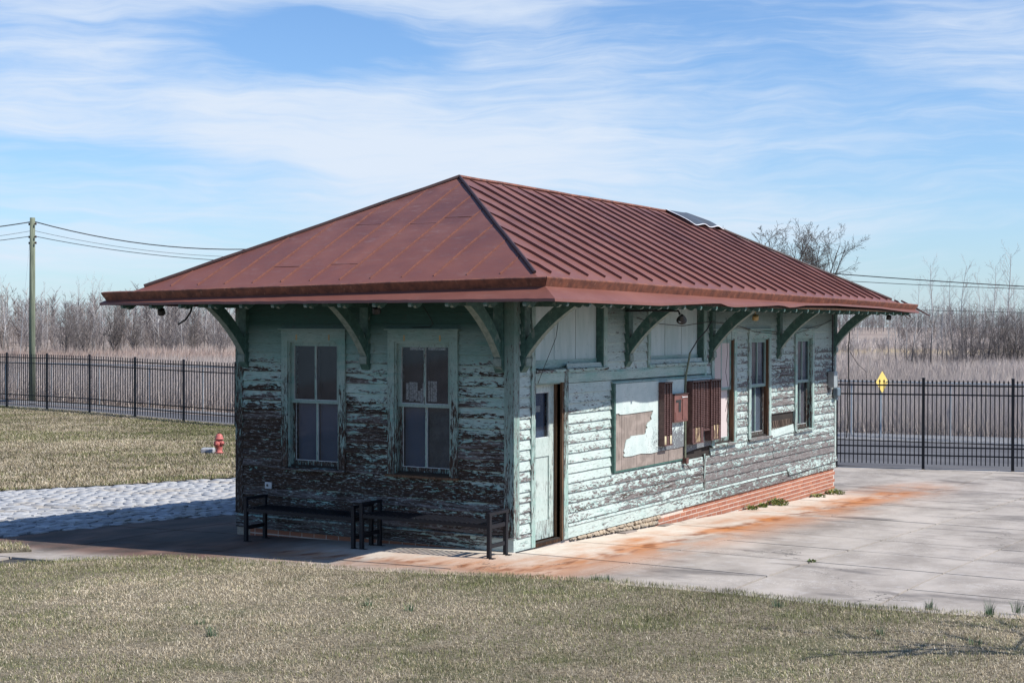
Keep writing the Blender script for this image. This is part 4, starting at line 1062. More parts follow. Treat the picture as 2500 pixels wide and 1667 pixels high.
# frieze board under the eave on both visible walls
# ================================================================== THINGS ON THE WALLS
def rack(name, label, u0, u1, z0, z1, cols, depth, bottoms, mat_bot):
    r = empty(name, (0.04, (u0+u1)/2, z0)); tag(r, label, 'timetable rack')
    inv = Matrix.Translation((-.04, -(u0+u1)/2, -z0))
    def pt(mb, nm, mats, kind=None):
        o = mb.build(nm, mats, r); o.matrix_parent_inverse = inv
        if kind: o['kind'] = kind
        return o
    m = MB(); wbox(m, PR, u0, u0+.008, .041, depth, z0, z1); wbox(m, PR, u1-.008, u1, .041, depth, z0, z1); wbox(m, PR, u0+.008, u1-.008, .041, .05, z0, z1); pt(m, 'case', 'brown_metal')
    m = MB(); wbox(m, PR, u0, u1, .041, depth+.012, z1, z1+.018); pt(m, 'top_lip', 'brown_metal')
    m = MB(); wbox(m, PR, u0, u1, .041, depth+.012, z0-.018, z0); pt(m, 'bottom_lip', 'brown_metal')
    cw = (u1-u0)/cols
    for i in range(cols):
        a = u0+i*cw
        m = MB(); wbox(m, PR, a-.005, a+.005, .05, depth+.008, z0, z1); pt(m, 'divider', 'brown_metal')
        m = MB(); wbox(m, PR, a+.006, a+cw-.006, .05, depth-.018, z0, z1); pt(m, 'slot_back', 'brown_slot')
        zb = z0+bottoms
        m = MB(); wbox(m, PR, a+.007, a+cw-.007, depth-.018, depth-.004, z0+.003, zb); pt(m, 'blank_strip', mat_bot if (i*7+cols) % 3 != 1 else 'brown_metal')
        m = MB(); z = zb+.02
        while z < z1-.03:
            wbox(m, PR, a+.007, a+cw-.007, depth-.018, depth-.004, z, z+.011); wbox(m, PR, a+cw*.44, a+cw*.56, depth-.018, depth-.006, z+.011, z+.028); z += .0285
        pt(m, 'card_ledges', 'brown_metal', 'stuff')
    return r
rack('timetable_rack', 'tall narrow brown metal card rack with cream worn foot, three columns', 4.24, 4.535, 1.06, 1.99, 3, .14, .13, 'cream_strip')
rack('timetable_rack', 'wide brown metal card rack beside the upright conduit, four columns, lowest', 5.27, 5.72, 1.02, 1.975, 4, .15, .23, 'worn_strip')
rack('timetable_rack', 'broken middle card rack of two columns between two wide racks', 5.735, 6.005, 1.20, 1.975, 2, .13, .02, 'brown_metal')
rack('timetable_rack', 'wide brown metal card rack against the pale boarded window', 6.02, 6.44, 1.03, 1.975, 4, .15, .22, 'worn_strip')
# time clock between the racks
r = empty('time_clock', (.04, 4.9, 1.37)); tag(r, 'small reddish brown metal box with a dark keyhole slot between the card racks', 'box')
inv = Matrix.Translation((-.04, -4.9, -1.37))
def rp(mb, nm, mats, mod=None):
    o = mb.build(nm, mats, r); o.matrix_parent_inverse = inv; return o
m = MB(); wbox(m, PR, 4.655, 5.16, .041, .125, 1.375, 1.80); material('box_red', flat((.15, .062, .050), .2, 12), .5); bevel(rp(m, 'case', 'box_red'), .008)
m = MB(); wbox(m, PR, 4.94, 5.13, .126, .134, 1.41, 1.725); rp(m, 'door_panel', 'box_red')
m = MB(); wbox(m, PR, 4.69, 4.90, .126, .131, 1.40, 1.53); rp(m, 'lower_panel', 'box_red')
m = MB(); wbox(m, PR, 4.70, 4.90, .1255, .129, 1.68, 1.72); wbox(m, PR, 4.80, 4.885, .1255, .129, 1.53, 1.68); rp(m, 'slot', 'solar_black')
m = MB(); wbox(m, PR, 4.93, 5.13, .126, .133, 1.750, 1.762); wbox(m, PR, 4.915, 4.935, .126, .14, 1.748, 1.772); rp(m, 'latch', 'white_putty')
m = MB(); wbox(m, PR, 4.645, 5.17, .041, .14, 1.801, 1.812); rp(m, 'lid', 'dark_cap_metal')
# conduit with its boxes
r = empty('conduit', (.05, 5.2, .77)); tag(r, 'thin upright pipe running down the side wall between the card racks', 'pipe'); inv = Matrix.Translation((-.05, -5.2, -.77))
m = MB(); m.tube([(.062, 5.20, .78), (.062, 5.20, 1.9), (.066, 5.22, 2.1), (.075, 5.27, 2.25), (.10, 5.29, 2.44)], .016, 8); material('pipe_green', flat((.16, .18, .12), .3, 20), .6); rp(m, 'pipe', 'pipe_green', 1)
m = MB(); wbox(m, PR, 5.165, 5.255, .034, .10, .70, .79); material('box_rust', flat((.10, .045, .035), .25, 20), .7); rp(m, 'end_box', 'box_rust')
m = MB(); m.tube([(.07, 5.22, .70), (.08, 5.30, .63), (.085, 5.36, .585)], .007, 6); rp(m, 'stub_wire', 'black_rubber')
m = MB(); m.tube([(.10, 5.29, 2.44), (.16, 5.42, 2.62), (.26, 5.58, 2.80), (.30, 5.68, 2.94)], .010, 6); rp(m, 'cable', 'black_rubber')
# white socket low on the front wall
r = empty('wall_socket', (-3.96, -.03, .56)); tag(r, 'small grey-white outlet plate low on the dark front wall', 'outlet'); inv = Matrix.Translation((3.96, .03, -.56))
m = MB(); wbox(m, PF, -4.02, -3.90, .024, .050, .57, .665); bevel(rp(m, 'plate', 'white_box'), .008)
m = MB(); m.lathe([(.018, 0), (.018, .004)], 10); o = rp(m, 'hole', 'solar_black'); o.matrix_parent_inverse = inv; o.location = (-3.97, -.051, .62); o.rotation_euler = (R(90), 0, 0)
# electric boxes at the far corner
r = empty('meter_box', (.03, 12.35, 1.62)); tag(r, 'tall grey metal meter box high on the far end of the side wall', 'meter box'); inv = Matrix.Translation((-.03, -12.35, -1.62))
m = MB(); wbox(m, PR, 12.24, 12.46, .028, .16, 1.64, 1.96); bevel(rp(m, 'case', 'grey_box'), .01)
m = MB(); m.tube([(.09, 12.35, 1.96), (.09, 12.35, 2.9), (.10, 12.3, 3.1)], .018, 6); rp(m, 'riser', 'black_rubber')
m = MB(); m.tube([(.07, 12.30, 1.64), (.07, 12.30, 1.50)], .02, 6); rp(m, 'stub_pipe', 'grey_box')
r = empty('junction_box', (.05, 12.62, 1.42)); tag(r, 'small rounded blue-grey box below the meter box at the far corner', 'junction box'); inv = Matrix.Translation((-.05, -12.62, -1.42))
m = MB(); wbox(m, PR, 12.52, 12.70, .036, .15, 1.45, 1.63); material('bluegrey', flat((.11, .15, .18), .1), .45); bevel(rp(m, 'case', 'bluegrey'), .03, 3)
m = MB(); m.tube([(.09, 12.60, 1.45), (.09, 12.60, 1.38)], .025, 8); rp(m, 'neck', 'bluegrey')
# lamp horn on a pipe arm by the second bracket
r = empty('eave_lamp', (.05, 3.21, 3.07)); tag(r, 'black bell-shaped lamp hanging from a horizontal pipe under the side eave', 'lamp'); inv = Matrix.Translation((-.05, -3.21, -3.07))
m = MB(); m.tube([(.05, 3.10, 3.075), (.45, 3.10, 3.078), (.88, 3.10, 3.07), (.90, 3.10, 3.02)], .016, 7); rp(m, 'pipe_arm', 'black_rubber')
m = MB(); m.lathe([(.022, .09), (.036, .06), (.066, .0), (.076, -.03), (.070, -.03), (.035, .0), (.0, .0)], 16); o = rp(m, 'shade', 'black_rubber'); o.location = (.93, 3.10, 2.955); o.rotation_euler = (R(52), R(8), R(20))
m = MB(); m.lathe([(.0, -.015), (.028, -.012), (.03, .0), (.018, .003), (.0, .003)], 12); o = rp(m, 'bulb', 'white_box'); o.location = (.925, 3.065, 2.935); o.rotation_euler = (R(52), R(8), R(20))
def eave_light(label, loc, mat='black_rubber'):
    r = empty('floodlight', loc); tag(r, label, 'lamp')
    m = MB(); m.lathe([(.018, .08), (.05, .07), (.055, .0), (.0, -.004)], 12); o = m.build('housing', mat, r, smooth=False); o.rotation_euler = (R(25), R(15), 0); o.location = (0, 0, -.09)
    m = MB(); m.tube([(0, 0, .10), (0, 0, -.03)], .012, 6); m.build('stem', mat, r)
    return r
eave_light('small glossy black lamp under the front eave between the two windows', (-1.43, -.95, 3.11))
eave_light('small black lamp under the far end of the front eave', (-5.05, -1.0, 3.10))
eave_light('small black lamp at the far corner of the side eave', (.98, L+.40, 3.10))
eave_light('little brass lamp under the side eave beside the third bracket', (.62, 6.75, 3.06), 'brass')
def cable(label, pts, rad=.006, n=6, name='cable'):
    m = MB(); m.tube(pts, rad, n); o = m.build(name, 'black_rubber', None, smooth=True); tag(o, label, 'cable'); return o
cable('black cable sagging along the side wall under the eave past the far windows', [(.06, 3.45, 2.98), (.07, 4.0, 2.90), (.10, 5.0, 2.86), (.12, 6.0, 2.93), (.11, 6.9, 2.90), (.07, 8.0, 2.80), (.06, 9.2, 2.76), (.08, 10.6, 2.79), (.08, 11.8, 2.90), (.08, 12.3, 2.98)])
cable('second thin cable drooping below the first between the far brackets', [(.05, 6.9, 2.93), (.06, 8.2, 2.76), (.05, 9.2, 2.72), (.06, 10.4, 2.74), (.06, 11.5, 2.83), (.07, 12.3, 2.99)], .005)
cable('thin wire hanging down over the pale boarded window', [(.16, 6.62, 3.0), (.17, 6.66, 2.4), (.165, 6.60, 2.1), (.17, 6.75, 1.7), (.172, 6.62, 1.3), (.165, 6.82, 1.12), (.12, 6.70, .70)], .004)
cable('second wire looping over the pale boarded window', [(.16, 6.85, 3.0), (.17, 6.86, 2.4), (.168, 6.92, 2.2), (.17, 6.70, 1.7), (.17, 6.58, 1.45)], .004)
cable('wire dropping from the eave past the first bracket to the door head', [(.30, .66, 3.0), (.25, .66, 2.7), (.10, .60, 2.3), (.05, .545, 2.11)], .004)
cable('wire loop on the front wall under the eave', [(-1.30, -.10, 3.10), (-1.20, -.08, 2.95), (-1.18, -.05, 2.88), (-1.24, -.05, 2.84), (-1.5, -.05, 2.832)], .005)
cable('stiff black cable end hanging from the far end of the front eave', [(-4.72, -.75, 3.13), (-4.74, -.76, 3.04), (-4.82, -.78, 2.93), (-4.93, -.80, 2.87)], .014)
cable('black wires hanging beside the far corner of the depot', [(.30, L+.28, 3.06), (.24, L+.22, 2.8), (.22, L+.20, 2.4), (.22, L+.22, 1.9), (.20, L+.20, 1.4), (.20, L+.26, .95), (.18, L+.22, .6)], .012)
cable('thin wire curling away from the far corner of the depot', [(.24, L+.22, 2.35), (.36, L+.36, 2.1), (.50, L+.45, 1.95), (.52, L+.46, 1.80)], .006)
# tarpaulin thrown over the ridge
def tarp_pt(u, v):
    y = 9.50+1.72*u; q = RUN-.56*v
    if v < 0: return Vector((-W/2+v*.55, y, ZA+v*.55*SL*1.0+.035))
    p = SR(y, q, .046+.022*math.sin(u*16+v*3)*v)
    over = max(0, y-(L-W/2)); hipdrop = max(0, q-(L+OH-y))
    p.z -= hipdrop*SL*.85
    p.z += .06*math.exp(-((u-.74)/.14)**2)*(1-v)*1.0
    return p
nu_, nv_ = 24, 12; m = MB()
for i in range(nu_+1):
    for j in range(nv_+1): m.v.append(tuple(tarp_pt(i/nu_, -.5+1.5*j/nv_)))
for i in range(nu_):
    for j in range(nv_): m.face(i*(nv_+1)+j, (i+1)*(nv_+1)+j, (i+1)*(nv_+1)+j+1, i*(nv_+1)+j+1)
r = empty('tarpaulin', (-W/2, 10.3, ZA)); tag(r, 'grey tarpaulin patch with white hem draped over the roof ridge', 'tarpaulin'); inv = Matrix.Translation((W/2, -10.3, -ZA))
rp(m, 'sheet', 'tarp_grey')
m = MB(); m.tube([tarp_pt(i/30, 1)+Vector((0, 0, .008)) for i in range(31)], .010, 5); m.tube([tarp_pt(0, 1-i/8)+Vector((0, 0, .008)) for i in range(9)], .009, 5); rp(m, 'hem', 'tarp_white')

# ================================================================== BENCHES
def make_bench(x0, x1, y0, y1, label):
    cx, cy = (x0+x1)/2, (y0+y1)/2; g = zgf(cx, cy); b = empty('metal_bench', (cx, cy, g)); tag(b, label, 'bench', 'black benches along the front wall')
    lx = (x1-x0)/2; ly = (y1-y0)/2; t = .05
    def bp(m, nm): return bevel(m.build(nm, 'bench_metal', b), .004, 1)
    for sx in (-1, 1):
        for sy in (-1, 1):
            X, Y = cx+sx*(lx-t/2), cy+sy*(ly-t/2); d = zgf(X, Y)-g
            m = MB(); m.box(sx*(lx-t/2)-t/2, sx*(lx-t/2)+t/2, sy*(ly-t/2)-t/2, sy*(ly-t/2)+t/2, d+.006, .545); bp(m, 'leg')
            m = MB(); m.box(sx*(lx-t/2)-.028, sx*(lx-t/2)+.075, sy*(ly-t/2)-.035, sy*(ly-t/2)+.035, d-.002, d+.007); m.build('foot_plate', 'bench_metal', b)
        m = MB(); m.box(sx*(lx-t/2)-t/2-.003, sx*(lx-t/2)+t/2+.003, -ly-.01, ly+.01, .545, .582); bp(m, 'armrest')
        m = MB(); m.box(sx*(lx-t/2)-.014, sx*(lx-t/2)+.014, -ly+t, ly-t, .14, .19); bp(m, 'end_rail')
        m = MB(); m.box(sx*(lx-t/2)-.016, sx*(lx-t/2)+.016, -ly+t, ly-t, .375, .43); bp(m, 'end_rail')
    for sy in (-1, 1):
        m = MB(); m.box(-lx+t, lx-t, sy*(ly-.02)-.012, sy*(ly-.02)+.012, .385, .432); bp(m, 'seat_rail')
    n = 26; sm = MB(); sm.box(-.017, .017, -ly+.008, ly-.008, .432, .442); sme = sm.mesh('slat', 'bench_metal')
    for i in range(n):
        o = link(sme, 'slat', b); o.location = (-lx+t+.03+(2*lx-2*t-.06)*i/(n-1), 0, 0)
    return b
make_bench(-3.89, -2.02, -.64, -.20, 'black slatted metal bench fully in shade below the window with a plain dark sill')
make_bench(-1.93, .055, -.645, -.205, 'black slatted metal bench with sunlit end beside the building corner')

# ================================================================== FENCES
def picket_mesh(h0, h1, w, spear):
    m = MB(); m.box(-w/2, w/2, -w/2, w/2, h0, h1-(.09 if spear else 0))
    if spear:
        z = h1-.09; r = w*.95
        m.v += [(-w/2, -w/2, z), (w/2, -w/2, z), (w/2, w/2, z), (-w/2, w/2, z)]; b = len(m.v)-4
        m.v += [(-r, -r, z+.035), (r, -r, z+.035), (r, r, z+.035), (-r, r, z+.035), (0, 0, z+.09)]
        for k in range(4): m.face(b+k, b+(k+1) % 4, b+4+(k+1) % 4, b+4+k); m.face(b+4+k, b+4+(k+1) % 4, b+8)
    return m.mesh('picket', 'black_metal')
def picket_fence(posts, n, spear, label, H=2.2, bottom=.10):
    p0 = posts[0]; f = empty('picket_fence', (p0[0], p0[1], zgf(*p0))); tag(f, label, 'fence')
    pk = picket_mesh(bottom, H-.03 if not spear else H-.02, .024, spear)
    pm = MB(); pm.box(-.034, .034, -.034, .034, -.1, H); pm.lathe([(.046, 0), (.046, .012), (.0, .03)], 4, (0, 0, H)); pme = pm.mesh('post', 'black_metal')
    for i, p in enumerate(posts):
        z = zgf(*p); o = link(pme, 'post', f); o.location = (p[0]-p0[0], p[1]-p0[1], z-zgf(*p0))
        ang = math.atan2(posts[1][1]-p0[1], posts[1][0]-p0[0]); o.rotation_euler = (0, 0, ang)
        if i == len(posts)-1: break
        q = posts[i+1]; z2 = zgf(*q)
        a = Vector((p[0]-p0[0], p[1]-p0[1], z-zgf(*p0))); b = Vector((q[0]-p0[0], q[1]-p0[1], z2-zgf(*p0)))
        for hz_ in (2.03, 1.81, .54, .34):
            m = MB(); m.bar(a+Vector((0, 0, hz_)), b+Vector((0, 0, hz_)), .034, .034); m.build('rail', 'black_metal', f)
        for k in range(1, n+1):
            o = link(pk, 'picket', f); o.location = a.lerp(b, k/(n+1)); o.rotation_euler = (0, 0, ang)
    return f
lp = [(-1.97-2.8*k*.9903, 18.94+2.8*k*.1386) for k in range(6, 16)]
picket_fence(lp, 18, False, 'black flat-topped picket fence behind the lawn with the hydrant')
dr = Vector((1.99+1.97, 20.09-18.94)).normalized()
rp_ = [(-1.97+dr.x*2.06*k, 18.94+dr.y*2.06*k) for k in range(0, 10)]
picket_fence(rp_, 19, True, 'black spear-topped picket fence between the concrete yard and the road', bottom=.12)
# chain-link fence on the far side of the road
A = ground_at(557, 1002); B = ground_at(2063, 1067); A, B = Vector((A[0], A[1])), Vector((B[0], B[1])); dd = (B-A).normalized()
c0, c1 = A-dd*38, B+dd*40; n = int((c1-c0).length/3.05)
cf = empty('chain_link_fence', (c0.x, c0.y, zgf(c0.x, c0.y))); tag(cf, 'grey chain-link fence with pipe posts beyond the road', 'fence')
cz = zgf(c0.x, c0.y); VV = []; FF = []
pm = MB(); pm.tube([(0, 0, -.1), (0, 0, 1.68)], .028, 8); pme = pm.mesh('post', 'galvanised')
for i in range(n+1):
    p = c0+dd*(3.05*i); o = link(pme, 'post', cf); o.location = (p.x-c0.x, p.y-c0.y, zgf(p.x, p.y)-cz)
m = MB(); m.tube([(0, 0, 1.66), (dd.x*3.05*n, dd.y*3.05*n, 1.66)], .021, 8); m.build('top_rail', 'galvanised', cf)
step, wd = .085, .0045
tot = 3.05*n; xs_ = np.arange(-1.6, tot+.0, step)
for sgn in (1, -1):
    a0 = xs_ if sgn > 0 else xs_+1.6; a1 = a0+1.6*sgn
    for (u, z) in ((a0-wd, 0*a0+.05), (a0+wd, 0*a0+.05), (a1+wd, 0*a0+1.65), (a1-wd, 0*a0+1.65)): VV.append(np.stack([dd.x*u, dd.y*u, z], -1))
V4 = np.stack(VV[:4], 1).reshape(-1, 3); V5 = np.stack(VV[4:], 1).reshape(-1, 3); V = np.concatenate([V4, V5])
tag(mesh_np('wire_mesh', V, np.arange(len(V)).reshape(-1, 4), 'galvanised', cf), kind='stuff')

# ================================================================== HYDRANT, SIGN, POLE, WIRES
hp = ground_at(535, 1109); hy = empty('fire_hydrant', tuple(hp), R(-20)); tag(hy, 'faded red fire hydrant on the far lawn', 'fire hydrant'); S_ = .60/.78
def hpb(m, nm, mat='red_iron', sm=True): o = m.build(nm, mat, hy, smooth=sm); return o
def sc(pr): return [(a*S_, b*S_) for a, b in pr]
m = MB(); m.lathe(sc([(.10, -.05), (.10, .05), (.145, .055), (.145, .085), (.105, .09), (.112, .20), (.125, .30), (.128, .40), (.115, .48), (.112, .535), (.0, .535)]), 18); hpb(m, 'barrel')
m = MB(); m.lathe(sc([(.165, .53), (.168, .555), (.13, .565), (.128, .62), (.105, .68), (.06, .715), (.035, .725), (.0, .727)]), 18); hpb(m, 'bonnet')
m = MB(); m.lathe(sc([(.026, .72), (.026, .775), (.0, .778)]), 5); hpb(m, 'operating_nut', 'dark_cap_metal', False)
for ang, rr, ln, zz in ((R(200), .060, .175, .40), (R(-60), .088, .185, .37), (R(20), .060, .175, .40)):
    m = MB(); m.lathe([(rr*S_, 0), (rr*S_, ln*S_*.72), (rr*1.22*S_, ln*S_*.75), (rr*1.22*S_, ln*S_), (rr*.4*S_, ln*S_), (rr*.3*S_, ln*S_*1.2), (0, ln*S_*1.2)], 12); o = hpb(m, 'nozzle'); o.rotation_euler = (0, R(90), ang); o.location = (0, 0, zz*S_)
sp_ = ground_at(508, 1106); r = empty('valve_block', (sp_[0], sp_[1], sp_[2]), R(30)); tag(r, 'low grey concrete block beside the red hydrant', 'block')
m = MB(); m.box(-.17, .17, -.14, .14, -.05, .13); bevel(m.build('block', 'stump_concrete', r), .02, 2)
m = MB(); m.box(-.15, .15, -.12, .12, .13, .145); m.build('cover', 'white_box', r)

sg = ground_at(2150, 1072); s = empty('warning_sign', tuple(sg), YAW); tag(s, 'yellow diamond sign on a grey post behind the spear-topped fence', 'sign')
m = MB(); m.bar((0, 0, -.1), (0, 0, 1.60), .05, .03, (0, 1, 0)); m.build('post', 'galvanised', s)
m = MB(); h = .335; pr = [(0, -h), (h, 0), (0, h), (-h, 0)]; ca, sa = math.cos(R(42)), math.sin(R(42))
m.prism(pr, -.025, -.019, lambda p, q, t: (p*ca-t*sa+.02, p*sa+t*ca, 1.76+q)); m.build('plate', 'sign_yellow', s)

def make_pole(px, depth, top_z, label, group=None):
    p = place(px, depth); r = empty('utility_pole', tuple(p)); tag(r, label, 'utility pole', group); h = top_z-p.z
    m = MB(); m.tube([(0, 0, -.3), (.02, 0, h*.5), (.05, 0, h)], [.148, .13, .112], 14); m.build('shaft', 'pole_wood', r, smooth=True)
    for dz_ in (.28, .85, 1.12):
        m = MB(); m.tube([(-.15, 0, h-dz_), (.25, 0, h-dz_)], .018, 6); m.lathe([(.03, -.05), (.04, .0), (.03, .05)], 8, (-.16, 0, h-dz_)); m.lathe([(.03, -.05), (.04, .0), (.03, .05)], 8, (.26, 0, h-dz_)); m.build('insulator_bolt', 'dark_cap_metal', r)
    return p, r
PD = 64.0; topz = at_depth(82, 532, PD)[2]
pole_p, pole_r = make_pole(78, PD, topz, 'weathered green-grey wooden utility pole behind the flat-topped fence')
PD2 = 70.0; make_pole(1215, PD2, topz-.3, 'wooden utility pole standing hidden behind the depot roof')
PD3, PX3 = 66.0, 2950; make_pole(PX3, PD3, topz-1.4, 'wooden utility pole beyond the road past the spear-topped fence')
def wire(label, spans, rad):
    pts = []
    for (xa, da, xb, db, prof) in spans:
        px = [p[0] for p in prof]; py = [p[1] for p in prof]; co = np.polyfit(px, py, 2)
        for i in range(25):
            x = xa+(xb-xa)*i/24; inv_ = 1/da+(1/db-1/da)*(x-xa)/(xb-xa)
            pts.append(tuple(at_depth(x, float(np.polyval(co, x)), 1/inv_)))
    m = MB(); m.tube(pts, rad, 5); o = m.build('overhead_wire', 'black_rubber', None, smooth=True); tag(o, label, 'wire'); return o
PX0, PD0 = -700, 60.0
wire('thick twisted overhead line, topmost of the wires on the utility pole', [(PX0, PD0, 80, PD, [(0, 553), (40, 548), (80, 541), (-700, 560)]), (80, PD, 1215, PD2, [(90, 543), (300, 588), (583, 609)]), (1215, PD2, PX3, PD3, [(1215, 585), (2041, 668), (2300, 688), (2500, 699)])], .024)
wire('thin middle overhead wire on the utility pole', [(PX0, PD0, 80, PD, [(0, 576), (75, 564), (-700, 590)]), (80, PD, 1215, PD2, [(90, 565), (300, 604), (535, 626)])], .009)
wire('lowest overhead wire on the utility pole', [(PX0, PD0, 80, PD, [(0, 587), (75, 577), (-700, 605)]), (80, PD, 1215, PD2, [(90, 578), (300, 613), (510, 634)]), (1215, PD2, PX3, PD3, [(1215, 610), (2086, 687), (2300, 698), (2500, 705)])], .015)
wire('low service wire passing beyond the far corner of the depot', [(1215, PD2, PX3, PD3, [(1500, 735), (2244, 757), (2500, 763)])], .011)
m = MB(); m.tube([tuple(at_depth(74, 580, PD)), tuple(at_depth(62, 700, PD-.5)), tuple(at_depth(40, 985, PD-1))], .006, 5); tag(m.build('guy_wire', 'galvanised'), 'thin guy wire running down from the utility pole to the ground', 'wire')

# ================================================================== GRASS
def blades(name, P, length, width, tilt, az_, col, tip=None, parent=None, simple=False):
    n = len(P); d = np.stack([np.cos(az_), np.sin(az_), 0*az_], -1); sd = np.stack([-np.sin(az_), np.cos(az_), 0*az_], -1)
    st, ct = np.sin(tilt)[:, None], np.cos(tilt)[:, None]; lw = length[:, None]; ww = width[:, None]
    up = np.array([0, 0, 1.0])
    tipp = P+d*lw*st+up*lw*ct
    if simple:
        V = np.stack([P-sd*ww/2, P+sd*ww/2, tipp], 1).reshape(-1, 3); Fc = np.arange(3*n).reshape(-1, 3); C = np.repeat(col, 3, axis=0)
        C = C.reshape(n, 3, 3); C[:, :2] *= .8; C = C.reshape(-1, 3)
    else:
        mid = P+d*lw*.45*np.sin(tilt*.55)[:, None]+up*lw*.5*np.cos(tilt*.55)[:, None]
        V = np.stack([P-sd*ww/2, P+sd*ww/2, mid-sd*ww*.38, mid+sd*ww*.38, tipp], 1).reshape(-1, 3)
        b = np.arange(n)[:, None]*5
        Fc = np.concatenate([np.concatenate([b, b+1, b+3], 1), np.concatenate([b, b+3, b+2], 1), np.concatenate([b+2, b+3, b+4], 1)])
        C = np.repeat(col, 5, axis=0)
    return mesh_np(name, V, Fc, 'blades', parent, col=C)
# smooth random field for patches
def patch(x, y, s, seed):
    r_ = np.random.default_rng(seed); v = np.zeros_like(x)
    for k in range(7):
        a = r_.uniform(0, 2*np.pi); f = s*r_.uniform(.5, 2.2); v += np.sin((x*np.cos(a)+y*np.sin(a))*f+r_.uniform(0, 6.28))
    return v/3.2
def scatter(n, f0, f1, k):
    f = np.sqrt(rng.uniform(f0*f0, f1*f1, n)); l = rng.uniform(-k, k, n)*f
    return CAM[0]-math.sin(YAW)*f+math.cos(YAW)*l, CAM[1]+math.cos(YAW)*f+math.sin(YAW)*l, f
TAN = np.array([[.52, .43, .29], [.60, .51, .365], [.42, .345, .225], [.68, .60, .46], [.33, .265, .17]]); GRN = np.array([[.17, .185, .070], [.215, .225, .095], [.125, .145, .065], [.28, .27, .125]])
def lawn_colors(x, y, base, s=1.0):
    n = len(x); pg = patch(x, y, 1.1*s, 3)+.8*patch(x, y, 4.3*s, 5)+.5*patch(x, y, 12*s, 9)
    g = rng.uniform(0, 1, n) < np.clip(base+.33*pg, .03, .95)
    c = TAN[rng.integers(0, 5, n)]*rng.uniform(.55, 1.1, (n, 1)); c[g] = GRN[rng.integers(0, 4, g.sum())]*rng.uniform(.6, 1.15, (g.sum(), 1))
    c *= (1+.16*patch(x, y, .8*s, 51)+.12*patch(x, y, 5*s, 53)).clip(.55, 1.5)[:, None]
    return c, g
N = 450000; x, y, f = scatter(N, 9.0, 19.5, .44)
keep = y < edge_y(x)+rng.uniform(-.02, .05, N); x, y = x[keep], y[keep]; n = len(x)
near_edge = np.clip(1-(edge_y(x)-y)/.7, 0, 1)
c, g = lawn_colors(x, y, .27+.34*near_edge)
ln = np.where(g, rng.uniform(.024, .055, n), rng.uniform(.022, .062, n))*(1+.22*patch(x, y, 2.6, 41))*(1+.25*near_edge); tl = np.where(g, rng.uniform(.15, .9, n), rng.uniform(.85, 1.55, n))
P = np.stack([x, y, zg(x, y)+.030], -1)
tag(blades('lawn_grass', P, ln, rng.uniform(.0024, .0050, n), tl, rng.uniform(0, 6.28, n), c), 'short mown lawn grass, mostly dry straw with green patches, in front of the paving', 'grass', kind='stuff')
# island by the path
ip = np.array(ISL); 
def inside(x, y, poly):
    r_ = np.zeros(len(x), bool); j = len(poly)-1
    for i in range(len(poly)):
        xi, yi = poly[i]; xj, yj = poly[j]
        r_ ^= ((yi > y) != (yj > y)) & (x < (xj-xi)*(y-yi)/(yj-yi+1e-12)+xi); j = i
    return r_
x = rng.uniform(-9.5, -5.8, 30000); y = rng.uniform(-6.5, -2.1, 30000); k = inside(x, y, ip); x, y = x[k], y[k]; n = len(x)
c, g = lawn_colors(x, y, .55); P = np.stack([x, y, zg(x, y)+.025], -1)
tag(blades('path_lawn_grass', P, rng.uniform(.04, .09, n), rng.uniform(.005, .009, n), rng.uniform(.2, 1.2, n), rng.uniform(0, 6.28, n), c), 'greener grass patch beside the concrete path', 'grass', kind='stuff')
# far lawn
x, y, f = scatter(420000, 25, 62, .0); 
f = np.sqrt(rng.uniform(25**2, 62**2, 420000)); l = rng.uniform(-.42, -.15, 420000)*f
x = CAM[0]-math.sin(YAW)*f+math.cos(YAW)*l; y = CAM[1]+math.cos(YAW)*f+math.sin(YAW)*l
k = (x < cob_far(y)-.02) & (y < leftfence_y(x)+.2); x, y = x[k], y[k]; n = len(x)
ne = np.clip(1-(cob_far(y)-x)/1.3, 0, 1)
c, g = lawn_colors(x, y, .22+.42*ne*(patch(x, y, .9, 21) > -.2), .45)
c = c*.92
P = np.stack([x, y, zg(x, y)+.006], -1)
tag(blades('far_lawn_grass', P, rng.uniform(.04, .09, n), rng.uniform(.012, .022, n), np.where(g, rng.uniform(.2, .9, n), rng.uniform(.4, 1.35, n)), rng.uniform(0, 6.28, n), c, simple=True), 'dry mown grass around the hydrant up to the flat-topped fence', 'grass', kind='stuff')
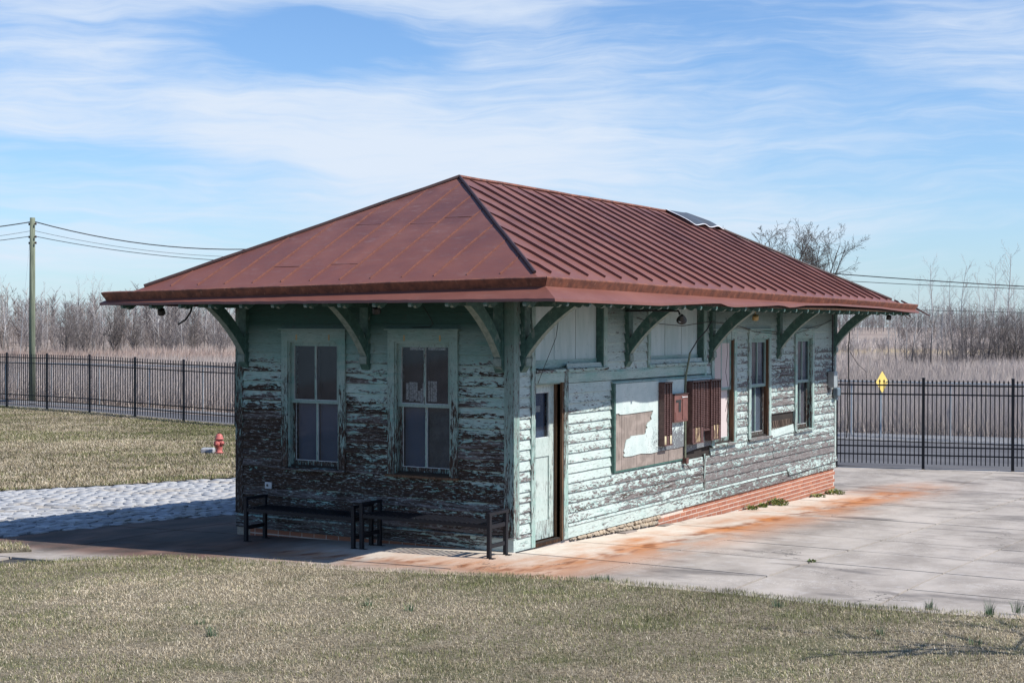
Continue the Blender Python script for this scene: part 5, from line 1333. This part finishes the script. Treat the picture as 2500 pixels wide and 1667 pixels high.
# green tufts standing out of the front lawn, weeds against the foundation
def tuft(name, label, cat, loc, n, h, spread, cols, wd=.006, group=None, leafy=False):
    a = rng.uniform(0, 6.28, n); rr = spread*np.sqrt(rng.uniform(0, 1, n)); P = np.stack([rr*np.cos(a), rr*np.sin(a), 0*a], -1)
    if leafy: P[:, 2] = rng.uniform(0, h*.8, n)*(1-rr/spread*.6)
    c = np.array(cols)[rng.integers(0, len(cols), n)]*rng.uniform(.75, 1.3, (n, 1))
    o = blades(name, P, rng.uniform(.5, 1, n)*(h if not leafy else .05), np.full(n, wd if not leafy else .028)*rng.uniform(.7, 1.3, n), rng.uniform(.0, .55, n) if not leafy else rng.uniform(.5, 1.7, n), a+rng.uniform(-.5, .5, n), c)
    o.location = loc; tag(o, label, cat, group); return o
for (px, py, h) in [(2415, 1512, .26), (2485, 1500, .20), (2270, 1492, .16), (1482, 1425, .14), (1455, 1420, .10), (1900, 1490, .16), (2150, 1560, .16), (2380, 1585, .14), (1000, 1500, .14), (895, 1487, .14), (520, 1562, .17), (490, 1532, .10)]:
    p = ground_at(px, py); tuft('grass_tuft', 'upright blue-green grass tuft rising above the dry front lawn', 'grass tuft', (p[0], p[1], p[2]+.02), 42, h*.8, .06, [(.07, .115, .07), (.09, .14, .08), (.12, .16, .08)], .006, 'green tufts in the front lawn')
WG = [(.16, .20, .05), (.12, .17, .06), (.22, .24, .06), (.09, .12, .05)]
for yw, n_, h_, s_, lb in [(7.85, 110, .12, .12, 'small yellow-green weed clump at the brick foundation beside the largest clump'), (8.42, 110, .11, .08, 'low weed clump next to the largest clump at the brick foundation'), (9.05, 320, .18, .20, 'largest leafy weed clump against the brick foundation'), (11.35, 110, .09, .14, 'sparse weed under the loose board near the far corner'), (12.30, 260, .15, .20, 'yellow-green weed clump at the far foot of the brick foundation')]:
    tuft('weed', lb, 'weed', (.10+s_*.3, yw, zgf(.1, yw)-.005), n_, h_, s_, WG, leafy=True)
tuft('weed', 'tiny weed growing in the long joint of the concrete yard', 'weed', (3.40, 1.48, zgf(3.4, 1.48)-.01), 26, .04, .05, WG, leafy=True)
# weathered boards lying at the foot of the wall
for yb, ln_, lb in ((2.75, .5, 'flat grey board scrap on the paving by the rubble stones'), (4.1, .42, 'thin pale board scrap lying where rubble meets brick')):
    m = MB(); q = [(.10, yb), (.22, yb+.03), (.17, yb+ln_), (.08, yb+ln_-.05)]
    m.hexa([(a_, b_, zgf(a_, b_)-.002) for a_, b_ in q]+[(a_, b_, zgf(a_, b_)+.016) for a_, b_ in q])
    o = m.build('board_scrap', 'grey_plank'); tag(o, lb, 'board')

# ================================================================== DRY FIELD, TREES, WOOD
FC = np.array([[.39, .33, .295], [.435, .37, .325], [.335, .28, .255], [.49, .42, .36], [.40, .34, .315]])
N = 760000
inv_ = rng.uniform(1/200, 1/44, N); f = 1/inv_; l = np.where(rng.uniform(0, 1, N) < .86, rng.uniform(-.46, .46, N), rng.uniform(-.95, .95, N))*f
x = CAM[0]-math.sin(YAW)*f+math.cos(YAW)*l; y = CAM[1]+math.cos(YAW)*f+math.sin(YAW)*l
k = (y > np.array([road_edge(q, 2.5) for q in x])+rng.uniform(-.3, .6, N)); 
lf = l/f; k &= (lf < -.17) | (lf > .20) | (rng.uniform(0, 1, N) < .12)
x, y, f, l = x[k], y[k], f[k], l[k]; n = len(x)
c = FC[rng.integers(0, 5, n)]*rng.uniform(.75, 1.25, (n, 1)); pt_ = patch(x, y, .10, 31)+.6*patch(x, y, .35, 33)
c *= np.clip(1+.16*pt_, .65, 1.45)[:, None]
gold = (np.abs(f-162) < 9) & (l > 0); c[gold] = np.array([.62, .49, .31])*rng.uniform(.8, 1.2, (gold.sum(), 1))
red = (np.abs(f-150) < 14) & (l < 0); c[red] = c[red]*np.array([.90, .80, .76])
hgt = rng.uniform(.55, 1.35, n)*(1+.25*pt_).clip(.5, 1.6)*np.where(gold, .6, 1)
P = np.stack([x, y, zg(x, y)-.10], -1)
tag(blades('field_grass', P, hgt, .00036*f*rng.uniform(.6, 1.3, n), rng.uniform(.15, 1.1, n), rng.uniform(-.6, 2.6, n), c, simple=True), 'tall dry mauve-brown grass and brush covering the field beyond the road', 'grass', kind='stuff')

def grow(m, p, d, ln, r, lev, cf, rg, mt):
    n = cf['seg'][lev]; pts = [Vector(p)]; dd_ = Vector(d); rad = [r]
    for i in range(n):
        dd_ = (dd_+Vector((rg.uniform(-1, 1), rg.uniform(-1, 1), rg.uniform(-1, 1)))*cf['wig'][lev]+Vector((0, 0, cf['up'][lev]))).normalized()
        pts.append(pts[-1]+dd_*ln/n); rad.append(max(r*(1-(i+1)/n*(1-cf['tip'][lev])), cf['rmin']))
    mm = m if lev == 0 and mt is None else mt if lev == 0 else m
    (mt if (lev <= cf['trunk_lev']) else m).tube(pts, rad, cf['sides'][lev], cap=False)
    if lev+1 < len(cf['n']):
        k = cf['n'][lev+1]
        for j in range(k):
            t = cf['from'][lev+1]+(1-cf['from'][lev+1])*((j+rg.random())/k); q = t*n; i = min(int(q), n-1); pos = pts[i].lerp(pts[i+1], q-i)
            ax = (pts[i+1]-pts[i]).normalized(); o = ax.orthogonal().normalized(); an = rg.uniform(0, 6.283); sd = o*math.cos(an)+ax.cross(o)*math.sin(an)
            a = R(rg.uniform(*cf['ang'][lev+1])); nd = ax*math.cos(a)+sd*math.sin(a)
            l2 = ln*rg.uniform(*cf['len'][lev+1])*(1-cf['shr'][lev+1]*t); grow(m, pos, nd, l2, max(rad[i]*cf['rf'], cf['rmin']), lev+1, cf, rg, mt)
BIRCH = dict(seg=[9, 4, 2], wig=[.085, .12, .18], up=[.02, .07, .05], tip=[.12, .2, .4], rmin=.007, trunk_lev=0, sides=[6, 4, 3], n=[1, 22, 8], **{'from': [0, .22, .15]}, ang=[(0, 0), (28, 62), (25, 60)], len=[(1, 1), (.20, .36), (.22, .50)], shr=[0, .55, .4], rf=.40)
DARK = dict(seg=[6, 4, 2], wig=[.09, .14, .18], up=[.05, .06, .04], tip=[.15, .2, .4], rmin=.007, trunk_lev=0, sides=[5, 4, 3], n=[1, 20, 9], **{'from': [0, .16, .1]}, ang=[(0, 0), (30, 68), (25, 65)], len=[(1, 1), (.25, .5), (.25, .5)], shr=[0, .4, .3], rf=.45)
OAK = dict(seg=[4, 7, 5, 3, 2], wig=[.05, .10, .14, .18, .22], up=[.02, .035, .05, .04, .03], tip=[.6, .25, .25, .3, .5], rmin=.0085, trunk_lev=0, sides=[8, 6, 4, 3, 3], n=[1, 8, 8, 7, 6], **{'from': [0, .40, .25, .2, .15]}, ang=[(0, 0), (14, 62), (22, 55), (22, 55), (25, 60)], len=[(1, 1), (1.2, 1.7), (.30, .5), (.35, .6), (.35, .6)], shr=[0, .1, .35, .3, .3], rf=.5)
def colour(me, fn):
    a = me.attributes.new('col', 'FLOAT_COLOR', 'POINT'); c4 = []
    for v in me.vertices: c4 += [*fn(v.co), 1.0]
    a.data.foreach_set('color', c4)
def tree_meshes(cfg, seed, h, r, cfn, stems=1, spread=0.0):
    rg = random.Random(seed); mt, mc = MB(), MB()
    for s_ in range(stems):
        an = 6.283*s_/stems+rg.uniform(-.3, .3); k = spread*rg.uniform(.5, 1); d = Vector((math.cos(an)*k, math.sin(an)*k, 1)).normalized()
        grow(mc, (math.cos(an)*.08*(stems > 1), math.sin(an)*.08*(stems > 1), -.15), d, h*rg.uniform(.75, 1) if stems > 1 else h, r, 0, cfg, rg, mt)
    a, b = mt.mesh('trunk', 'bark'), mc.mesh('crown', 'bark')
    for me in (a, b):
        colour(me, cfn); me.polygons.foreach_set('use_smooth', [True]*len(me.polygons))
    return a, b
def lerp3(a, b, t): return tuple(a[i]+(b[i]-a[i])*t for i in range(3))
def birch_col(h): return lambda co: lerp3((.13, .115, .105), (.50, .475, .46), ss(co.z+.9*math.sin(co.x*3), h*.12, h*.45))
def dark_col(co): return (.165, .145, .135)
def grey_col(co): return (.24, .215, .21)
birches = [tree_meshes(BIRCH, s_, 9.0, .10, birch_col(9.0)) for s_ in (1, 2, 3, 4, 5)]
darks = [tree_meshes(DARK, 11, 6.4, .085, dark_col, 6, .34), tree_meshes(DARK, 12, 5.6, .075, dark_col, 4, .28), tree_meshes(DARK, 13, 4.2, .05, grey_col, 5, .45)]
oaks = [tree_meshes(OAK, q, 4.6, .26, lambda co: (.13, .115, .105)) for q in (23, 29)]
def tree(name, ms, px, depth, height, base_h, label, group, rz=None, wide=1.0):
    p = place(px, depth); r_ = empty(name, tuple(p), random.uniform(0, 6.28) if rz is None else rz); s_ = height/base_h; r_.scale = (s_*wide, s_*wide, s_)
    tag(r_, label, 'tree', group)
    for me, nm in zip(ms, ('trunk', 'crown')): link(me, nm, r_)
    return r_
rt = random.Random(5)
for px, hm in [(8, .9), (22, 1.05), (66, 1.0), (100, 1.1), (118, .8), (150, .9), (182, 1.02), (196, .8), (228, 1.25), (243, 1.15), (255, 1.05), (270, .9), (318, .95), (345, .9), (375, 1.25), (388, 1.1), (402, .95), (440, .9), (462, 1.0), (500, .95), (520, .9), (548, .85), (566, .9)]:
    tree('birch_tree', rt.choice(birches), px+rt.uniform(-3, 3), rt.uniform(165, 188), 7.7*hm*rt.uniform(.9, 1.1), 9.0, 'slender pale-barked bare tree at the edge of the wood behind the flat-topped fence', 'pale bare trees beyond the flat-topped fence', wide=rt.uniform(.7, 1.0))
for px, k, h in [(88, 2, 4.5), (160, 1, 5.4), (186, 2, 4.4), (210, 1, 5.0), (284, 0, 6.4), (330, 1, 4.4), (420, 2, 4.0), (470, 1, 4.6), (540, 2, 4.2)]:
    tree('bushy_tree', darks[k], px, rt.uniform(160, 172), h, (6.4, 5.6, 4.2)[k], 'dark many-stemmed bare small tree in front of the pale trees by the flat-topped fence', 'dark bare small trees beyond the flat-topped fence')
for px, hm, dp in [(2085, .5, 140), (2097, .55, 140), (2226, .95, 122), (2214, .7, 126), (2272, 1.05, 118), (2300, .85, 128), (2310, .9, 126), (2328, 1.0, 124), (2350, 1.15, 128), (2376, .85, 126), (2392, 1.05, 128), (2398, .9, 122), (2412, 1.15, 126), (2432, .8, 130), (2462, 1.25, 126), (2466, .8, 122), (2485, .95, 118), (2498, .9, 124), (2188, .8, 134), (2170, .7, 140), (2255, .8, 136), (2520, 1.0, 126), (2545, .9, 124), (2442, .9, 135), (2288, .7, 132)]:
    tree('birch_tree', rt.choice(birches), px+rt.uniform(-2, 2), dp, 7.5*hm*rt.uniform(.95, 1.1), 9.0, 'slender pale-barked bare tree at the edge of the wood behind the spear-topped fence', 'pale bare trees beyond the spear-topped fence', wide=rt.uniform(.65, .95))
for px, k, h, dp in [(2330, 2, 3.2, 115), (2245, 2, 3.0, 122), (2365, 1, 4.8, 120), (2405, 2, 4.0, 118), (2440, 1, 4.6, 116), (2470, 0, 5.0, 118), (2495, 1, 4.4, 120), (2068, 2, 2.4, 150), (2152, 2, 1.8, 165)]:
    tree('bushy_tree', darks[k], px, dp, h, (6.4, 5.6, 4.2)[k], 'dark many-stemmed bare small tree among the pale trees by the spear-topped fence', 'dark bare small trees beyond the spear-topped fence')
OKH = max(v.co.z for v in oaks[0][1].vertices); OKH2 = max(v.co.z for v in oaks[1][1].vertices)
tree('spreading_tree', oaks[0], 1988, 118, 12.2, OKH, 'large spreading bare tree behind the depot roof, nearer its low far end', None, rz=R(40), wide=.86)
tree('spreading_tree', oaks[1], 1884, 121, 12.6, OKH2, 'rounder bare tree behind the depot roof, nearer the tarpaulin', None, rz=R(130), wide=1.12)
# bare young tree just outside the picture on the right; its shadow falls across the lawn corner
DK2 = dict(DARK); DK2['rmin'] = .016; DK2['n'] = [1, 9, 4]
yt = tree_meshes(DK2, 44, 4.6, .07, dark_col, 3, .12)
q = Vector((9.5, -1.95)); r_ = empty('young_tree', (q.x, q.y, zgf(q.x, q.y))); tag(r_, 'bare young tree standing on the lawn to the right of the paving', 'tree')
for me, nm in zip(yt, ('trunk', 'crown')): link(me, nm, r_)

# the wood behind, one mass of bare stems and twigs
def wood_variant(seed, h):
    r_ = np.random.default_rng(seed); V = []; Fc = []
    def rib(p, q, w0, w1):
        d = q-p; s_ = np.cross(d, r_.normal(size=3)); s_ /= (np.linalg.norm(s_)+1e-9); b = len(V)
        V.extend([p-s_*w0, p+s_*w0, q+s_*w1, q-s_*w1]); Fc.append((b, b+1, b+2, b+3))
    top = np.array([r_.normal(0, .3), r_.normal(0, .3), h]); base_ = np.array([0, 0, -.3]); rib(base_, base_+(top-base_)*.5, .07, .05); rib(base_+(top-base_)*.5, top, .05, .012)
    for i in range(34):
        t = r_.uniform(.12, .98); p = base_+(top-base_)*t; a = r_.uniform(0, 6.28); ln_ = h*r_.uniform(.12, .34)*(1.15-t*.8); e = p+np.array([math.cos(a)*.55, math.sin(a)*.55, .85])*ln_
        rib(p, e, .028, .010)
        for j in range(5):
            u = r_.uniform(.2, 1); p2 = p+(e-p)*u; a2 = a+r_.uniform(-1.4, 1.4); rib(p2, p2+np.array([math.cos(a2)*.6, math.sin(a2)*.6, r_.uniform(.2, 1.1)])*ln_*r_.uniform(.25, .55), .014, .006)
    return np.array(V), np.array(Fc)
wv = [wood_variant(s_, 7.0) for s_ in range(8)]
WV, WF, WC = [], [], []; base = 0
WCOL = np.array([[.210, .184, .176], [.245, .22, .21], [.29, .262, .252], [.172, .148, .142], [.24, .198, .172]])
for side_, n_, (xa, xb), (da, db), hh in [('l', 600, (-260, 640), (184, 270), 7.3), ('r', 620, (2020, 2820), (190, 310), 4.2), ('m', 130, (640, 2020), (200, 280), 7.0), ('l2', 130, (-260, 640), (172, 192), 4.0), ('r2', 80, (2190, 2820), (120, 150), 2.6), ('r3', 150, (2820, 3800), (185, 300), 4.9), ('l3', 130, (-1300, -260), (184, 270), 7.3)]:
    for i in range(n_):
        px = rng.uniform(xa, xb); dp = rng.uniform(da, db)
        if side_ == 'r' and dp < 235 and px < 2190: dp = rng.uniform(235, 300)
        p = place(px, dp); v, fc = wv[rng.integers(0, 8)]; s_ = hh/7*rng.uniform(.60, 1.10)*(1.18 if rng.uniform() < .12 else 1)
        a = rng.uniform(0, 6.28); ca, sa = math.cos(a), math.sin(a); vv = v*s_; vv = np.stack([(vv[:, 0]*ca-vv[:, 1]*sa)*1.15+p.x, (vv[:, 0]*sa+vv[:, 1]*ca)*1.15+p.y, vv[:, 2]+p.z], -1)
        WV.append(vv); WF.append(fc+base); base += len(vv); WC.append(np.repeat(WCOL[rng.integers(0, 5)][None]*rng.uniform(.8, 1.25), len(vv), 0))
tag(mesh_np('wood', np.concatenate(WV), np.concatenate(WF), 'blades', None, col=np.concatenate(WC)), 'dense grey-mauve bare winter wood along the horizon', 'wood', kind='stuff')
